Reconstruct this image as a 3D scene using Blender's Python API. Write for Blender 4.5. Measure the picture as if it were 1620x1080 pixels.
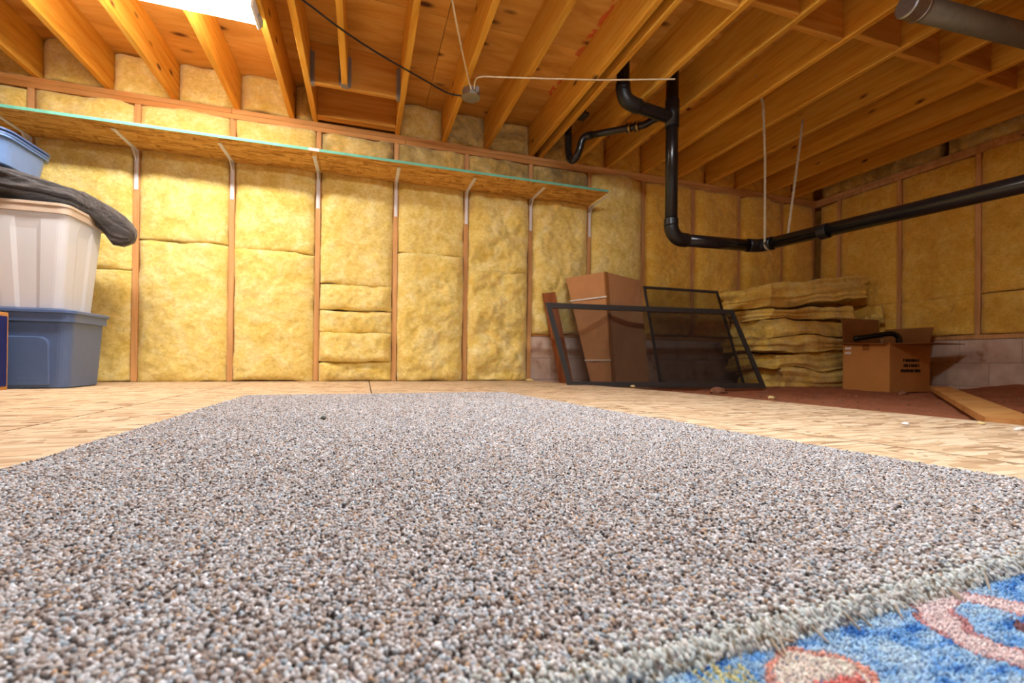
import bpy, bmesh, math, random
import numpy as np
from mathutils import Matrix, Vector, Euler

random.seed(7)
for o in list(bpy.data.objects):
    bpy.data.objects.remove(o, do_unlink=True)
SC = bpy.context.scene
COL = SC.collection

# ------------------------------------------------------------------ camera
F_PX, CY, YAW, PITCH, ROLL = 721.68, 565.18, 0.3135, 0.0052, 0.0118
CAM = Vector((1.5886, -3.9886, 0.1916))
_f = Vector((math.sin(YAW), math.cos(YAW), 0)); _r = Vector((math.cos(YAW), -math.sin(YAW), 0)); _u = Vector((0, 0, 1))
_f2 = math.cos(PITCH) * _f + math.sin(PITCH) * _u
_u2 = math.cos(PITCH) * _u - math.sin(PITCH) * _f
_r3 = math.cos(ROLL) * _r + math.sin(ROLL) * _u2
_u3 = math.cos(ROLL) * _u2 - math.sin(ROLL) * _r
cam_d = bpy.data.cameras.new('camera')
cam_d.sensor_width = 36.0; cam_d.sensor_fit = 'HORIZONTAL'
cam_d.lens = F_PX / 1620 * 36
cam_d.shift_y = (CY - 540) / 1620
cam_d.clip_start = 0.02
cam_d.dof.use_dof = True; cam_d.dof.focus_distance = 0.95; cam_d.dof.aperture_fstop = 6.3
cam = bpy.data.objects.new('camera', cam_d); COL.objects.link(cam)
M3 = Matrix((_r3, _u3, -_f2)).transposed()
cam.matrix_world = Matrix.Translation(CAM) @ M3.to_4x4()
SC.camera = cam

# ------------------------------------------------------------------ world, lamps, exposure
w = bpy.data.worlds.new('world'); SC.world = w; w.use_nodes = True
w.node_tree.nodes['Background'].inputs[0].default_value = (0.8, 0.85, 1, 1)
w.node_tree.nodes['Background'].inputs[1].default_value = 0.05
LAMP_MAIN = 62.0      # emission of the strip lamp in view
LAMP_FILL = 80.0      # emission of the added fill lamp, unseen, above the carpet
vs = SC.view_settings
vs.view_transform = 'Standard'; vs.look = 'None'; vs.gamma = 1.0; vs.use_curve_mapping = False
vs.exposure = 0.46

# ------------------------------------------------------------------ helpers
WO = {}          # world origin of each object
def tag(o, label=None, cat=None, group=None, kind=None):
    if label: o['label'] = label
    if cat: o['category'] = cat
    if group: o['group'] = group
    if kind: o['kind'] = kind
    return o

def link(o, parent, origin):
    COL.objects.link(o)
    origin = Vector(origin); WO[o.name] = origin
    if parent is not None:
        o.parent = parent
        o.location = origin - WO[parent.name]
    else:
        o.location = origin
    return o

def empty(name, loc, label=None, cat=None, group=None, kind=None):
    o = bpy.data.objects.new(name, None); o.empty_display_size = 0.1
    link(o, None, loc); tag(o, label, cat, group, kind)
    return o

def mk(name, V, F, mat, parent=None, smooth=False, origin=None):
    V = np.asarray(V, dtype=float)
    if origin is None:
        origin = ((V[:, 0].min() + V[:, 0].max()) / 2, (V[:, 1].min() + V[:, 1].max()) / 2, V[:, 2].min())
    L = V - np.array(origin)
    me = bpy.data.meshes.new(name)
    me.from_pydata([tuple(v) for v in L], [], [tuple(int(i) for i in f) for f in F])
    me.materials.append(mat)
    if smooth:
        me.polygons.foreach_set('use_smooth', [True] * len(me.polygons))
    me.update()
    o = bpy.data.objects.new(name, me)
    return link(o, parent, origin)

def inst(src, origin, parent, name=None, rot=None):
    o = bpy.data.objects.new(name or src.name.split('.')[0], src.data)
    link(o, parent, origin)
    if rot is not None: o.rotation_euler = rot
    return o

def joinVF(parts):
    V = []; F = []; n = 0
    for v, f in parts:
        v = np.asarray(v, dtype=float)
        V.append(v); F += [tuple(int(i) + n for i in q) for q in f]; n += len(v)
    return np.concatenate(V), F

def boxVF(x0, x1, y0, y1, z0, z1, b=0.003):
    """box with chamfered edges"""
    b = min(b, (x1 - x0) * .4, (y1 - y0) * .4, (z1 - z0) * .4)
    bm = bmesh.new()
    bmesh.ops.create_cube(bm, size=1.0)
    for v in bm.verts:
        v.co = Vector((x0 + (v.co.x + .5) * (x1 - x0), y0 + (v.co.y + .5) * (y1 - y0), z0 + (v.co.z + .5) * (z1 - z0)))
    if b > 0:
        bmesh.ops.bevel(bm, geom=list(bm.edges), offset=b, segments=1, affect='EDGES', profile=0.5)
    bm.verts.index_update()
    V = np.array([v.co[:] for v in bm.verts]); Fc = [tuple(v.index for v in f.verts) for f in bm.faces]
    bm.free()
    return V, Fc

def xf(VF, M):
    V, Fc = VF
    M = np.array(M)
    return V @ M[:3, :3].T + M[:3, 3], Fc

def hexVF(c8):
    """c8: bottom 4 (ccw) then top 4"""
    return np.array(c8, dtype=float), [(3, 2, 1, 0), (4, 5, 6, 7), (0, 1, 5, 4), (1, 2, 6, 5), (2, 3, 7, 6), (3, 0, 4, 7)]

def prismVF(poly, z0, z1):
    n = len(poly)
    V = [(x, y, z0) for x, y in poly] + [(x, y, z1) for x, y in poly]
    Fc = [tuple(range(n - 1, -1, -1)), tuple(range(n, 2 * n))] + [(i, (i + 1) % n, n + (i + 1) % n, n + i) for i in range(n)]
    return np.array(V, dtype=float), Fc

def tubeVF(pts, r, seg=12, caps=True, sub=0):
    P = [Vector(p) for p in pts]
    if sub:
        Q = []
        n = len(P)
        for i in range(n - 1):
            p0 = P[max(0, i - 1)]; p1 = P[i]; p2 = P[i + 1]; p3 = P[min(n - 1, i + 2)]
            for k in range(sub):
                t = k / sub
                Q.append(0.5 * ((2 * p1) + (p2 - p0) * t + (2 * p0 - 5 * p1 + 4 * p2 - p3) * t * t + (3 * p1 - p0 - 3 * p2 + p3) * t ** 3))
        Q.append(P[-1]); P = Q
    n = len(P)
    rr = r if hasattr(r, '__len__') else [r] * n
    T = [(P[min(i + 1, n - 1)] - P[max(i - 1, 0)]).normalized() for i in range(n)]
    a = T[0].orthogonal().normalized()
    V = []; Fc = []
    for i in range(n):
        a = (a - T[i] * a.dot(T[i]))
        if a.length < 1e-6: a = T[i].orthogonal()
        a.normalize(); b = T[i].cross(a)
        for k in range(seg):
            t = 2 * math.pi * k / seg
            V.append(P[i] + (a * math.cos(t) + b * math.sin(t)) * rr[i])
    for i in range(n - 1):
        for k in range(seg):
            k2 = (k + 1) % seg
            Fc.append((i * seg + k, i * seg + k2, (i + 1) * seg + k2, (i + 1) * seg + k))
    if caps:
        Fc.append(tuple(range(seg - 1, -1, -1))); Fc.append(tuple((n - 1) * seg + k for k in range(seg)))
    return np.array([v[:] for v in V]), Fc

def arc(c, u, v, r, a0, a1, n):
    c = Vector(c); u = Vector(u); v = Vector(v)
    return [c + u * (r * math.cos(math.radians(a0 + (a1 - a0) * i / n))) + v * (r * math.sin(math.radians(a0 + (a1 - a0) * i / n))) for i in range(n + 1)]

def ringVF(rings, closed_bottom=True, closed_top=True):
    """loft of equal-length closed rings"""
    n = len(rings[0]); V = [p for R in rings for p in R]; Fc = []
    for i in range(len(rings) - 1):
        for k in range(n):
            k2 = (k + 1) % n
            Fc.append((i * n + k, i * n + k2, (i + 1) * n + k2, (i + 1) * n + k))
    if closed_bottom: Fc.append(tuple(range(n - 1, -1, -1)))
    if closed_top: Fc.append(tuple((len(rings) - 1) * n + k for k in range(n)))
    return np.array(V, dtype=float), Fc

def rrect(cx, cy, hx, hy, r, z, seg=6, flute=0.0, fw=0.45):
    pts = []
    for (sx, sy, a0) in ((1, 1, 0), (-1, 1, 90), (-1, -1, 180), (1, -1, 270)):
        for k in range(seg + 1):
            a = math.radians(a0 + 90 * k / seg)
            pts.append((cx + sx * (hx - r) + r * math.cos(a), cy + sy * (hy - r) + r * math.sin(a)))
    out = []
    n = len(pts)
    for i in range(n):
        p, q = pts[i], pts[(i + 1) % n]
        out.append(p)
        d = math.hypot(q[0] - p[0], q[1] - p[1])
        if d > 2.2 * r * math.sin(math.pi / 4 / seg) * 1.2:
            for k in range(1, 12):
                t = k / 12
                x = p[0] + (q[0] - p[0]) * t; y = p[1] + (q[1] - p[1]) * t
                if flute:
                    m = 1 if abs(t - .5) < fw / 2 + .0 else 0
                    nx, ny = (q[1] - p[1]) / d, -(q[0] - p[0]) / d
                    x -= nx * flute * m; y -= ny * flute * m
                out.append((x, y))
    return [(x, y, z) for x, y in out]

_RNG = np.random.RandomState(3)
class Noise2:
    def __init__(s, seed): s.L = np.random.RandomState(seed).rand(64, 64) * 2 - 1
    def __call__(s, x, y):
        xi = np.floor(x).astype(int); yi = np.floor(y).astype(int); fx = x - xi; fy = y - yi
        fx = fx * fx * (3 - 2 * fx); fy = fy * fy * (3 - 2 * fy)
        g = lambda a, b: s.L[a % 64, b % 64]
        return (g(xi, yi) * (1 - fx) + g(xi + 1, yi) * fx) * (1 - fy) + (g(xi, yi + 1) * (1 - fx) + g(xi + 1, yi + 1) * fx) * fy
    def fbm(s, x, y, o=4, p=.5):
        r = 0; a = 1
        for k in range(o):
            r = r + a * s(x * 2 ** k + 7.3 * k, y * 2 ** k + 3.1 * k); a *= p
        return r

# ------------------------------------------------------------------ materials
def newmat(name, rough=0.8, spec=0.3):
    m = bpy.data.materials.new(name); m.use_nodes = True
    nt = m.node_tree; b = nt.nodes['Principled BSDF']
    b.inputs['Roughness'].default_value = rough
    b.inputs['Specular IOR Level'].default_value = spec
    return m, nt, b
def N(nt, t, **kw):
    n = nt.nodes.new(t)
    for k, v in kw.items(): setattr(n, k, v)
    return n
def srgb(r, g, b):
    f = lambda c: (c / 255 / 12.92) if c / 255 <= .04045 else ((c / 255 + .055) / 1.055) ** 2.4
    return (f(r), f(g), f(b), 1)
def ramp(nt, stops):
    n = N(nt, 'ShaderNodeValToRGB'); e = n.color_ramp.elements
    e[0].position, e[0].color = stops[0]; e[1].position, e[1].color = stops[-1]
    for p, c in stops[1:-1]:
        q = e.new(p); q.color = c
    return n
def coords(nt, scale=(1, 1, 1), rot=(0, 0, 0), rand=True):
    tc = N(nt, 'ShaderNodeTexCoord'); out = tc.outputs['Object']
    if rand:
        oi = N(nt, 'ShaderNodeObjectInfo'); mu = N(nt, 'ShaderNodeVectorMath', operation='MULTIPLY')
        nt.links.new(oi.outputs['Random'], mu.inputs[0]); mu.inputs[1].default_value = (37.1, 53.7, 91.3)
        ad = N(nt, 'ShaderNodeVectorMath', operation='ADD')
        nt.links.new(out, ad.inputs[0]); nt.links.new(mu.outputs[0], ad.inputs[1]); out = ad.outputs[0]
    mp = N(nt, 'ShaderNodeMapping'); nt.links.new(out, mp.inputs['Vector'])
    mp.inputs['Scale'].default_value = scale; mp.inputs['Rotation'].default_value = rot
    return mp.outputs[0]
def noise(nt, vec, scale=1, detail=4, rough=.55, dist=0):
    n = N(nt, 'ShaderNodeTexNoise'); n.inputs['Scale'].default_value = scale; n.inputs['Detail'].default_value = detail
    n.inputs['Roughness'].default_value = rough; n.inputs['Distortion'].default_value = dist
    nt.links.new(vec, n.inputs['Vector']); return n
def mix(nt, a, b, fac, mode='MIX'):
    n = N(nt, 'ShaderNodeMix', data_type='RGBA', blend_type=mode)
    for sock, v in ((n.inputs[0], fac), (n.inputs[6], a), (n.inputs[7], b)):
        if hasattr(v, 'links'): nt.links.new(v, sock)
        else: sock.default_value = v
    return n.outputs[2]
def bump(nt, b, h, strength=.3, dist=.002):
    n = N(nt, 'ShaderNodeBump'); n.inputs['Strength'].default_value = strength; n.inputs['Distance'].default_value = dist
    nt.links.new(h, n.inputs['Height']); nt.links.new(n.outputs[0], b.inputs['Normal'])

def wood(name, c_lo, c_mid, c_hi, axis, across=16, along=1.2, knots=True, rough=.7, knot_c=srgb(96, 52, 22), kthr=.62, ksz=1.0):
    m, nt, b = newmat(name, rough, .25)
    s = [across] * 3; s[axis] = along
    n1 = noise(nt, coords(nt, s), 1, 6, .6, 1.4)
    s2 = [2.0] * 3; s2[axis] = .5
    n2 = noise(nt, coords(nt, s2), 1, 3, .5, .3)
    r1 = ramp(nt, [(.30, c_lo), (.5, c_mid), (.72, c_hi)])
    nt.links.new(n1.outputs['Fac'], r1.inputs[0])
    r2 = ramp(nt, [(.3, (.78, .74, .70, 1)), (.7, (1.08, 1.06, 1.04, 1))]); nt.links.new(n2.outputs['Fac'], r2.inputs[0])
    c = mix(nt, r1.outputs[0], r2.outputs[0], 1.0, 'MULTIPLY')
    if knots:
        s3 = [7.5] * 3; s3[axis] = 3.2
        v = N(nt, 'ShaderNodeTexVoronoi'); nt.links.new(coords(nt, s3), v.inputs['Vector']); v.inputs['Scale'].default_value = 1
        v.inputs['Randomness'].default_value = 1
        rk = ramp(nt, [(.06 * ksz, (1, 1, 1, 1)), (.15 * ksz, (0, 0, 0, 1))]); nt.links.new(v.outputs['Distance'], rk.inputs[0])
        sp = N(nt, 'ShaderNodeSeparateColor'); nt.links.new(v.outputs['Color'], sp.inputs[0])
        gt = N(nt, 'ShaderNodeMath', operation='GREATER_THAN'); nt.links.new(sp.outputs[0], gt.inputs[0]); gt.inputs[1].default_value = kthr
        mu = N(nt, 'ShaderNodeMath', operation='MULTIPLY'); nt.links.new(rk.outputs[0], mu.inputs[0]); nt.links.new(gt.outputs[0], mu.inputs[1])
        c = mix(nt, c, knot_c, mu.outputs[0])
    nt.links.new(c, b.inputs['Base Color'])
    bump(nt, b, n1.outputs['Fac'], .25, .0015)
    return m

def osb(name, stops, rough=.75):
    m, nt, b = newmat(name, rough, .3)
    outs = []
    for i, (sc, rot) in enumerate((((9, 62, 30), .25), ((11, 55, 30), -.5), ((40, 12, 30), .2))):
        cv = coords(nt, (1, 1, 1), (0, 0, 0), True)
        nd = noise(nt, cv, 9, 2); ad = N(nt, 'ShaderNodeVectorMath', operation='MULTIPLY_ADD')
        nt.links.new(nd.outputs['Color'], ad.inputs[0]); ad.inputs[1].default_value = (.03, .03, 0); nt.links.new(cv, ad.inputs[2])
        mp = N(nt, 'ShaderNodeMapping'); nt.links.new(ad.outputs[0], mp.inputs[0]); mp.inputs['Rotation'].default_value = (0, 0, rot); mp.inputs['Scale'].default_value = sc
        v = N(nt, 'ShaderNodeTexVoronoi'); v.inputs['Scale'].default_value = 1; nt.links.new(mp.outputs[0], v.inputs['Vector'])
        sp = N(nt, 'ShaderNodeSeparateColor'); nt.links.new(v.outputs['Color'], sp.inputs[0]); outs.append(sp)
    sel = N(nt, 'ShaderNodeMath', operation='GREATER_THAN'); nt.links.new(outs[0].outputs[1], sel.inputs[0]); sel.inputs[1].default_value = .45
    sel2 = N(nt, 'ShaderNodeMath', operation='GREATER_THAN'); nt.links.new(outs[1].outputs[1], sel2.inputs[0]); sel2.inputs[1].default_value = .6
    a = mix(nt, outs[2].outputs[0], outs[0].outputs[0], sel.outputs[0]); a = mix(nt, a, outs[1].outputs[0], sel2.outputs[0])
    fine = noise(nt, coords(nt, (10, 160, 30)), 1, 4)
    a2 = mix(nt, a, fine.outputs['Fac'], .35)
    r = ramp(nt, stops); nt.links.new(a2, r.inputs[0])
    nt.links.new(r.outputs[0], b.inputs['Base Color'])
    bump(nt, b, a2, .35, .002)
    return m

def plain(name, c, rough=.6, spec=.3, metal=0, var=.12, nscale=20, bumps=.1):
    m, nt, b = newmat(name, rough, spec); b.inputs['Metallic'].default_value = metal
    n = noise(nt, coords(nt), nscale, 4)
    r = ramp(nt, [(.3, tuple(x * (1 - var) for x in c[:3]) + (1,)), (.7, tuple(min(1, x * (1 + var)) for x in c[:3]) + (1,))])
    nt.links.new(n.outputs['Fac'], r.inputs[0]); nt.links.new(r.outputs[0], b.inputs['Base Color'])
    if bumps: bump(nt, b, n.outputs['Fac'], bumps, .001)
    return m

def fibreglass(name, lo, mid, hi, dirt=0.0, dirt_c=srgb(92, 82, 58)):
    m, nt, b = newmat(name, 1.0, .05)
    b.inputs['Sheen Weight'].default_value = .25; b.inputs['Sheen Roughness'].default_value = .6
    c1 = coords(nt)
    n1 = noise(nt, c1, 7, 7, .62, .6)
    r1 = ramp(nt, [(.32, lo), (.5, mid), (.66, hi)]); nt.links.new(n1.outputs['Fac'], r1.inputs[0])
    n2 = noise(nt, coords(nt, (1.0, 1.0, 1.5)), 34, 7, .72, 1.0)
    r2 = ramp(nt, [(.34, (.84, .77, .50, 1)), (.5, (1.0, .98, .90, 1)), (.62, (1.08, 1.11, 1.22, 1))]); nt.links.new(n2.outputs['Fac'], r2.inputs[0])
    c = mix(nt, r1.outputs[0], r2.outputs[0], 1.0, 'MULTIPLY')
    if dirt:
        n3 = noise(nt, c1, 4.5, 6, .6, .8)
        r3 = ramp(nt, [(.5 - dirt * .25, (0, 0, 0, 1)), (.68 - dirt * .15, (1, 1, 1, 1))]); nt.links.new(n3.outputs['Fac'], r3.inputs[0])
        c = mix(nt, c, dirt_c, mix(nt, (0, 0, 0, 1), r3.outputs[0], .6))
    nt.links.new(c, b.inputs['Base Color'])
    n4 = noise(nt, coords(nt, (1.0, 1.0, 2.2)), 120, 5, .7, 2.0)
    mm = mix(nt, n2.outputs['Fac'], n4.outputs['Fac'], .5)
    bump(nt, b, mm, .55, .006)
    return m

M = {}
M['joist'] = wood('joist_wood', srgb(212, 146, 44), srgb(236, 176, 64), srgb(244, 196, 90), 1)
M['stud'] = wood('stud_wood', srgb(200, 146, 90), srgb(220, 168, 110), srgb(232, 186, 132), 2)
M['plate'] = wood('plate_wood', srgb(194, 134, 68), srgb(214, 156, 90), srgb(226, 174, 110), 0)
M['ply'] = wood('plywood_sheathing', srgb(200, 140, 54), srgb(224, 166, 76), srgb(236, 186, 100), 0, across=7, along=1.4, kthr=.4, ksz=1.5)
M['hdr'] = wood('header_wood', srgb(206, 140, 50), srgb(228, 166, 70), srgb(238, 186, 96), 0, knots=False)
M['osb'] = osb('osb_floor', [(.12, srgb(124, 92, 62)), (.28, srgb(184, 152, 116)), (.5, srgb(208, 182, 146)), (.7, srgb(224, 202, 170)), (.9, srgb(196, 162, 122))])
M['osb_shelf'] = osb('osb_shelf', [(.12, srgb(132, 86, 30)), (.3, srgb(184, 130, 54)), (.5, srgb(208, 156, 76)), (.7, srgb(222, 176, 98)), (.9, srgb(192, 138, 60))])
M['teal'] = plain('teal_edge_paint', srgb(112, 190, 166), .6)
M['fg'] = fibreglass('fibreglass', srgb(226, 196, 98), srgb(238, 214, 130), srgb(245, 228, 162))
M['fg_dirty'] = fibreglass('fibreglass_sooty', srgb(226, 190, 100), srgb(238, 208, 126), srgb(244, 222, 152), dirt=.5)
M['fg_dim'] = fibreglass('fibreglass_dim_side', srgb(230, 178, 66), srgb(240, 194, 84), srgb(246, 208, 106))  # same insulation, orange cast of the dim right side put into its colour
M['fg_stack'] = fibreglass('fibreglass_loose', srgb(234, 192, 78), srgb(244, 210, 104), srgb(249, 224, 136), dirt=.08, dirt_c=srgb(170, 132, 56))
M['abs'] = plain('black_abs', srgb(24, 23, 24), .24, .5, var=.2, bumps=.02)
M['abs_fit'] = plain('black_abs_fitting', srgb(20, 19, 20), .4, .5, var=.2, bumps=.02)
M['brass'] = plain('brass_nut', srgb(190, 160, 96), .35, .5, 1)
M['galv'] = plain('galvanised_steel', srgb(168, 168, 166), .42, .5, .9, nscale=60)
M['steel_dark'] = plain('dull_steel', srgb(148, 144, 142), .5, .5, .25)
M['duct'] = plain('duct_metal', srgb(124, 120, 104), .5, .5, .55, nscale=30)
M['strap'] = plain('hanger_strap', srgb(196, 184, 160), .55, .4, .3, var=.4, nscale=140)
M['bracket'] = plain('white_bracket', srgb(232, 232, 236), .45, .4, var=.03)
M['cable_w'] = plain('white_cable', srgb(226, 208, 172), .55)
M['cable_k'] = plain('black_cable', srgb(34, 30, 28), .5)
M['tote'] = plain('blue_plastic', srgb(88, 110, 152), .38, .45, var=.04, bumps=.01)
M['tote_lid'] = plain('blue_lid_plastic', srgb(86, 110, 156), .34, .45, var=.04, bumps=.01)
M['tote_up'] = plain('pale_blue_plastic', srgb(104, 136, 186), .3, .5, var=.04, bumps=.01)
M['navy'] = plain('navy_print', srgb(38, 42, 98), .5)
M['card'] = plain('cardboard', srgb(186, 136, 92), .85, .15, var=.08, nscale=9, bumps=.05)
M['card2'] = plain('cardboard_tan', srgb(196, 138, 76), .85, .15, var=.06, nscale=7, bumps=.05)
M['card_dark'] = plain('cardboard_brown', srgb(148, 98, 52), .85, .15, var=.08, nscale=8, bumps=.05)
M['white_strap'] = plain('white_strapping', srgb(220, 214, 204), .5)
M['sticker'] = plain('white_sticker', srgb(232, 226, 220), .6)
M['ink'] = plain('black_ink', srgb(26, 18, 14), .8)
M['frame'] = plain('charcoal_frame', srgb(58, 55, 54), .5, .4, var=.06)
M['board'] = wood('reddish_board', srgb(116, 62, 30), srgb(150, 86, 44), srgb(170, 104, 58), 2, knots=False)
M['plank'] = wood('plank_wood', srgb(186, 128, 66), srgb(206, 152, 88), srgb(218, 170, 108), 0, knots=False)
M['lamp_white'] = plain('lamp_enamel', srgb(236, 236, 234), .4, var=.02)
M['rock'] = plain('rock', srgb(150, 104, 78), .95, .1, var=.3, nscale=40, bumps=.6)
M['foam'] = plain('foam_crumb', srgb(236, 214, 150), .9, .1)
M['paper'] = plain('white_scrap', srgb(240, 238, 236), .8)
M['lint'] = plain('lint', srgb(96, 98, 88), .95, .1)
M['soot'] = plain('dark_clip', srgb(60, 54, 48), .5, .4, .5)

def fabric_dark():
    m, nt, b = newmat('charcoal_fabric', .62, .35)
    n1 = noise(nt, coords(nt), 9, 4); n2 = noise(nt, coords(nt), 160, 3)
    r = ramp(nt, [(.3, srgb(36, 32, 33)), (.7, srgb(66, 60, 60))]); nt.links.new(n1.outputs['Fac'], r.inputs[0]); nt.links.new(r.outputs[0], b.inputs['Base Color'])
    b.inputs['Sheen Weight'].default_value = .3
    n3 = noise(nt, coords(nt, (4, 22, 22)), 1, 5, .6, 1.5); bump(nt, b, mix(nt, n2.outputs['Fac'], n3.outputs['Fac'], .85), .9, .02); return m
M['bag'] = fabric_dark()

def clear_plastic():
    m, nt, b = newmat('frosted_plastic', .45, .45)
    n1 = noise(nt, coords(nt, (1, 1, .5)), 5, 3)
    r = ramp(nt, [(.3, srgb(234, 239, 248)), (.7, srgb(244, 248, 254))]); nt.links.new(n1.outputs['Fac'], r.inputs[0]); nt.links.new(r.outputs[0], b.inputs['Base Color'])
    tr = N(nt, 'ShaderNodeBsdfTranslucent'); tr.inputs[0].default_value = srgb(232, 234, 242)
    ms = N(nt, 'ShaderNodeMixShader'); ms.inputs[0].default_value = .35
    out = nt.nodes['Material Output']
    nt.links.new(b.outputs[0], ms.inputs[1]); nt.links.new(tr.outputs[0], ms.inputs[2]); nt.links.new(ms.outputs[0], out.inputs[0])
    return m
M['clear'] = clear_plastic()
M['clear_tan'] = plain('tan_tinted_plastic', srgb(196, 178, 160), .45, .4, var=.04, bumps=.01)

def screen_cloth():
    m, nt, b = newmat('screen_cloth', .8, .2)
    n1 = noise(nt, coords(nt), 300, 2)
    r = ramp(nt, [(.3, srgb(40, 34, 30)), (.7, srgb(60, 52, 46))]); nt.links.new(n1.outputs['Fac'], r.inputs[0]); nt.links.new(r.outputs[0], b.inputs['Base Color'])
    t = N(nt, 'ShaderNodeBsdfTransparent'); ms = N(nt, 'ShaderNodeMixShader'); ms.inputs[0].default_value = .74
    nt.links.new(b.outputs[0], ms.inputs[1]); nt.links.new(t.outputs[0], ms.inputs[2]); nt.links.new(ms.outputs[0], nt.nodes['Material Output'].inputs[0])
    return m
M['screen'] = screen_cloth()

def dirt_mat():
    m, nt, b = newmat('red_dirt', .97, .1)
    n1 = noise(nt, coords(nt, rand=False), 5, 6, .6); n2 = noise(nt, coords(nt, rand=False), 90, 5, .7)
    r = ramp(nt, [(.3, srgb(150, 88, 60)), (.55, srgb(182, 118, 86)), (.75, srgb(206, 148, 116))]); mx = mix(nt, n1.outputs['Fac'], n2.outputs['Fac'], .5)
    nt.links.new(mx, r.inputs[0]); nt.links.new(r.outputs[0], b.inputs['Base Color']); bump(nt, b, n2.outputs['Fac'], .8, .012); return m
M['dirt'] = dirt_mat()

def block_mat():
    m, nt, b = newmat('concrete_block', .95, .15)
    n1 = noise(nt, coords(nt), 6, 5, .6); n2 = noise(nt, coords(nt), 130, 4, .7)
    r = ramp(nt, [(.28, srgb(164, 122, 98)), (.42, srgb(206, 182, 164)), (.7, srgb(226, 208, 192))]); nt.links.new(n1.outputs['Fac'], r.inputs[0])
    nt.links.new(r.outputs[0], b.inputs['Base Color']); bump(nt, b, n2.outputs['Fac'], .5, .003); return m
M['block'] = block_mat()
M['mortar'] = plain('mortar', srgb(176, 158, 146), .95, .1, var=.15, nscale=30, bumps=.4)

def ply_stamped():
    m = M['ply'].copy(); m.name = 'plywood_red_stamp'; nt = m.node_tree; b = nt.nodes['Principled BSDF']
    src = b.inputs['Base Color'].links[0].from_socket
    geo = N(nt, 'ShaderNodeTexCoord'); sep = N(nt, 'ShaderNodeSeparateXYZ'); nt.links.new(geo.outputs['Object'], sep.inputs[0])
    def band(sock, c, hw):
        s = N(nt, 'ShaderNodeMath', operation='SUBTRACT'); nt.links.new(sock, s.inputs[0]); s.inputs[1].default_value = c
        a = N(nt, 'ShaderNodeMath', operation='ABSOLUTE'); nt.links.new(s.outputs[0], a.inputs[0])
        l = N(nt, 'ShaderNodeMath', operation='LESS_THAN'); nt.links.new(a.outputs[0], l.inputs[0]); l.inputs[1].default_value = hw
        return l.outputs[0]
    mp = N(nt, 'ShaderNodeMapping'); nt.links.new(geo.outputs['Object'], mp.inputs[0]); mp.inputs['Scale'].default_value = (16, 11, 1)
    nn = noise(nt, mp.outputs[0], 1, 1); gt = N(nt, 'ShaderNodeMath', operation='GREATER_THAN'); nt.links.new(nn.outputs['Fac'], gt.inputs[0]); gt.inputs[1].default_value = .52
    m1 = N(nt, 'ShaderNodeMath', operation='MULTIPLY'); nt.links.new(band(sep.outputs[0], STAMP[0], .035), m1.inputs[0]); nt.links.new(band(sep.outputs[1], STAMP[1], .62), m1.inputs[1])
    m2 = N(nt, 'ShaderNodeMath', operation='MULTIPLY'); nt.links.new(m1.outputs[0], m2.inputs[0]); nt.links.new(gt.outputs[0], m2.inputs[1])
    m3 = N(nt, 'ShaderNodeMath', operation='MULTIPLY'); nt.links.new(m2.outputs[0], m3.inputs[0]); m3.inputs[1].default_value = .7
    c = mix(nt, src, srgb(206, 66, 30), m3.outputs[0]); nt.links.new(c, b.inputs['Base Color'])
    return m

def emit(name, c, s):
    m = bpy.data.materials.new(name); m.use_nodes = True; nt = m.node_tree
    for n in list(nt.nodes):
        if n.type == 'BSDF_PRINCIPLED': nt.nodes.remove(n)
    e = N(nt, 'ShaderNodeEmission'); e.inputs[0].default_value = c; e.inputs[1].default_value = s
    nt.links.new(e.outputs[0], nt.nodes['Material Output'].inputs[0]); return m

# ------------------------------------------------------------------ sizes of the place
S = 0.6096            # stud spacing
ZT = 2.018            # underside of the double top plate
ZJ = 2.094            # underside of the joists
ZC = 2.380            # underside of the sheathing
XR = 6.608            # right wall face
XL, YF = -2.4, -6.3   # left and front walls, outside the photo
ZB = 0.415            # top of the block foundation
LUM = 0.038

# ------------------------------------------------------------------ floor
floor = mk('floor', *boxVF(XL, 3.0, YF, 0.1, -0.20, -0.022, 0), M['board']); tag(floor, kind='structure')
def sheet(poly):
    V, Fc = prismVF(poly, -0.018, 0.0)
    return mk('osb_sheet', V, Fc, M['osb'], floor, origin=(sum(p[0] for p in poly) / len(poly), sum(p[1] for p in poly) / len(poly), -0.018))
g = .0035
seam = lambda y: 2.653 - .224 * (y + 2.728)
for x0, x1 in ((-1.70, -.475), (-.475, .745)):
    ys = [0.0, -.72, -3.16, -5.6, YF] if x0 > -1 else [0.0, -1.95, -4.39, YF]
    for a, b_ in zip(ys[:-1], ys[1:]): sheet([(x0 + g, b_ + g), (x1 - g, b_ + g), (x1 - g, a - g), (x0 + g, a - g)])
sheet([(XL, YF), (-1.70 - g, YF), (-1.70 - g, 0), (XL, 0)])
for a, b_ in ((0, -.83), (-.83, -3.27), (-3.27, -5.7), (-5.7, YF)):
    sheet([(.745 + g, b_ + g), (1.63 - g, b_ + g), (1.63 - g, a - g), (.745 + g, a - g)])
for a, b_ in ((0, -1.9), (-1.9, -4.34), (-4.34, YF)):
    sheet([(1.63 + g, b_ + g), (min(seam(b_), 3.2) - g, b_ + g), (seam(a) - g, a - g), (1.63 + g, a - g)])
EDGE = [(0.0, 3.06), (-1.18, 3.39), (-1.70, 3.50), (-3.05, 3.61), (-4.2, 3.66), (YF, 3.7)]
def edge_x(y):
    for (a, xa), (b_, xb) in zip(EDGE[:-1], EDGE[1:]):
        if b_ <= y <= a: return xa + (xb - xa) * (a - y) / (a - b_)
    return EDGE[-1][1]
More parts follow.
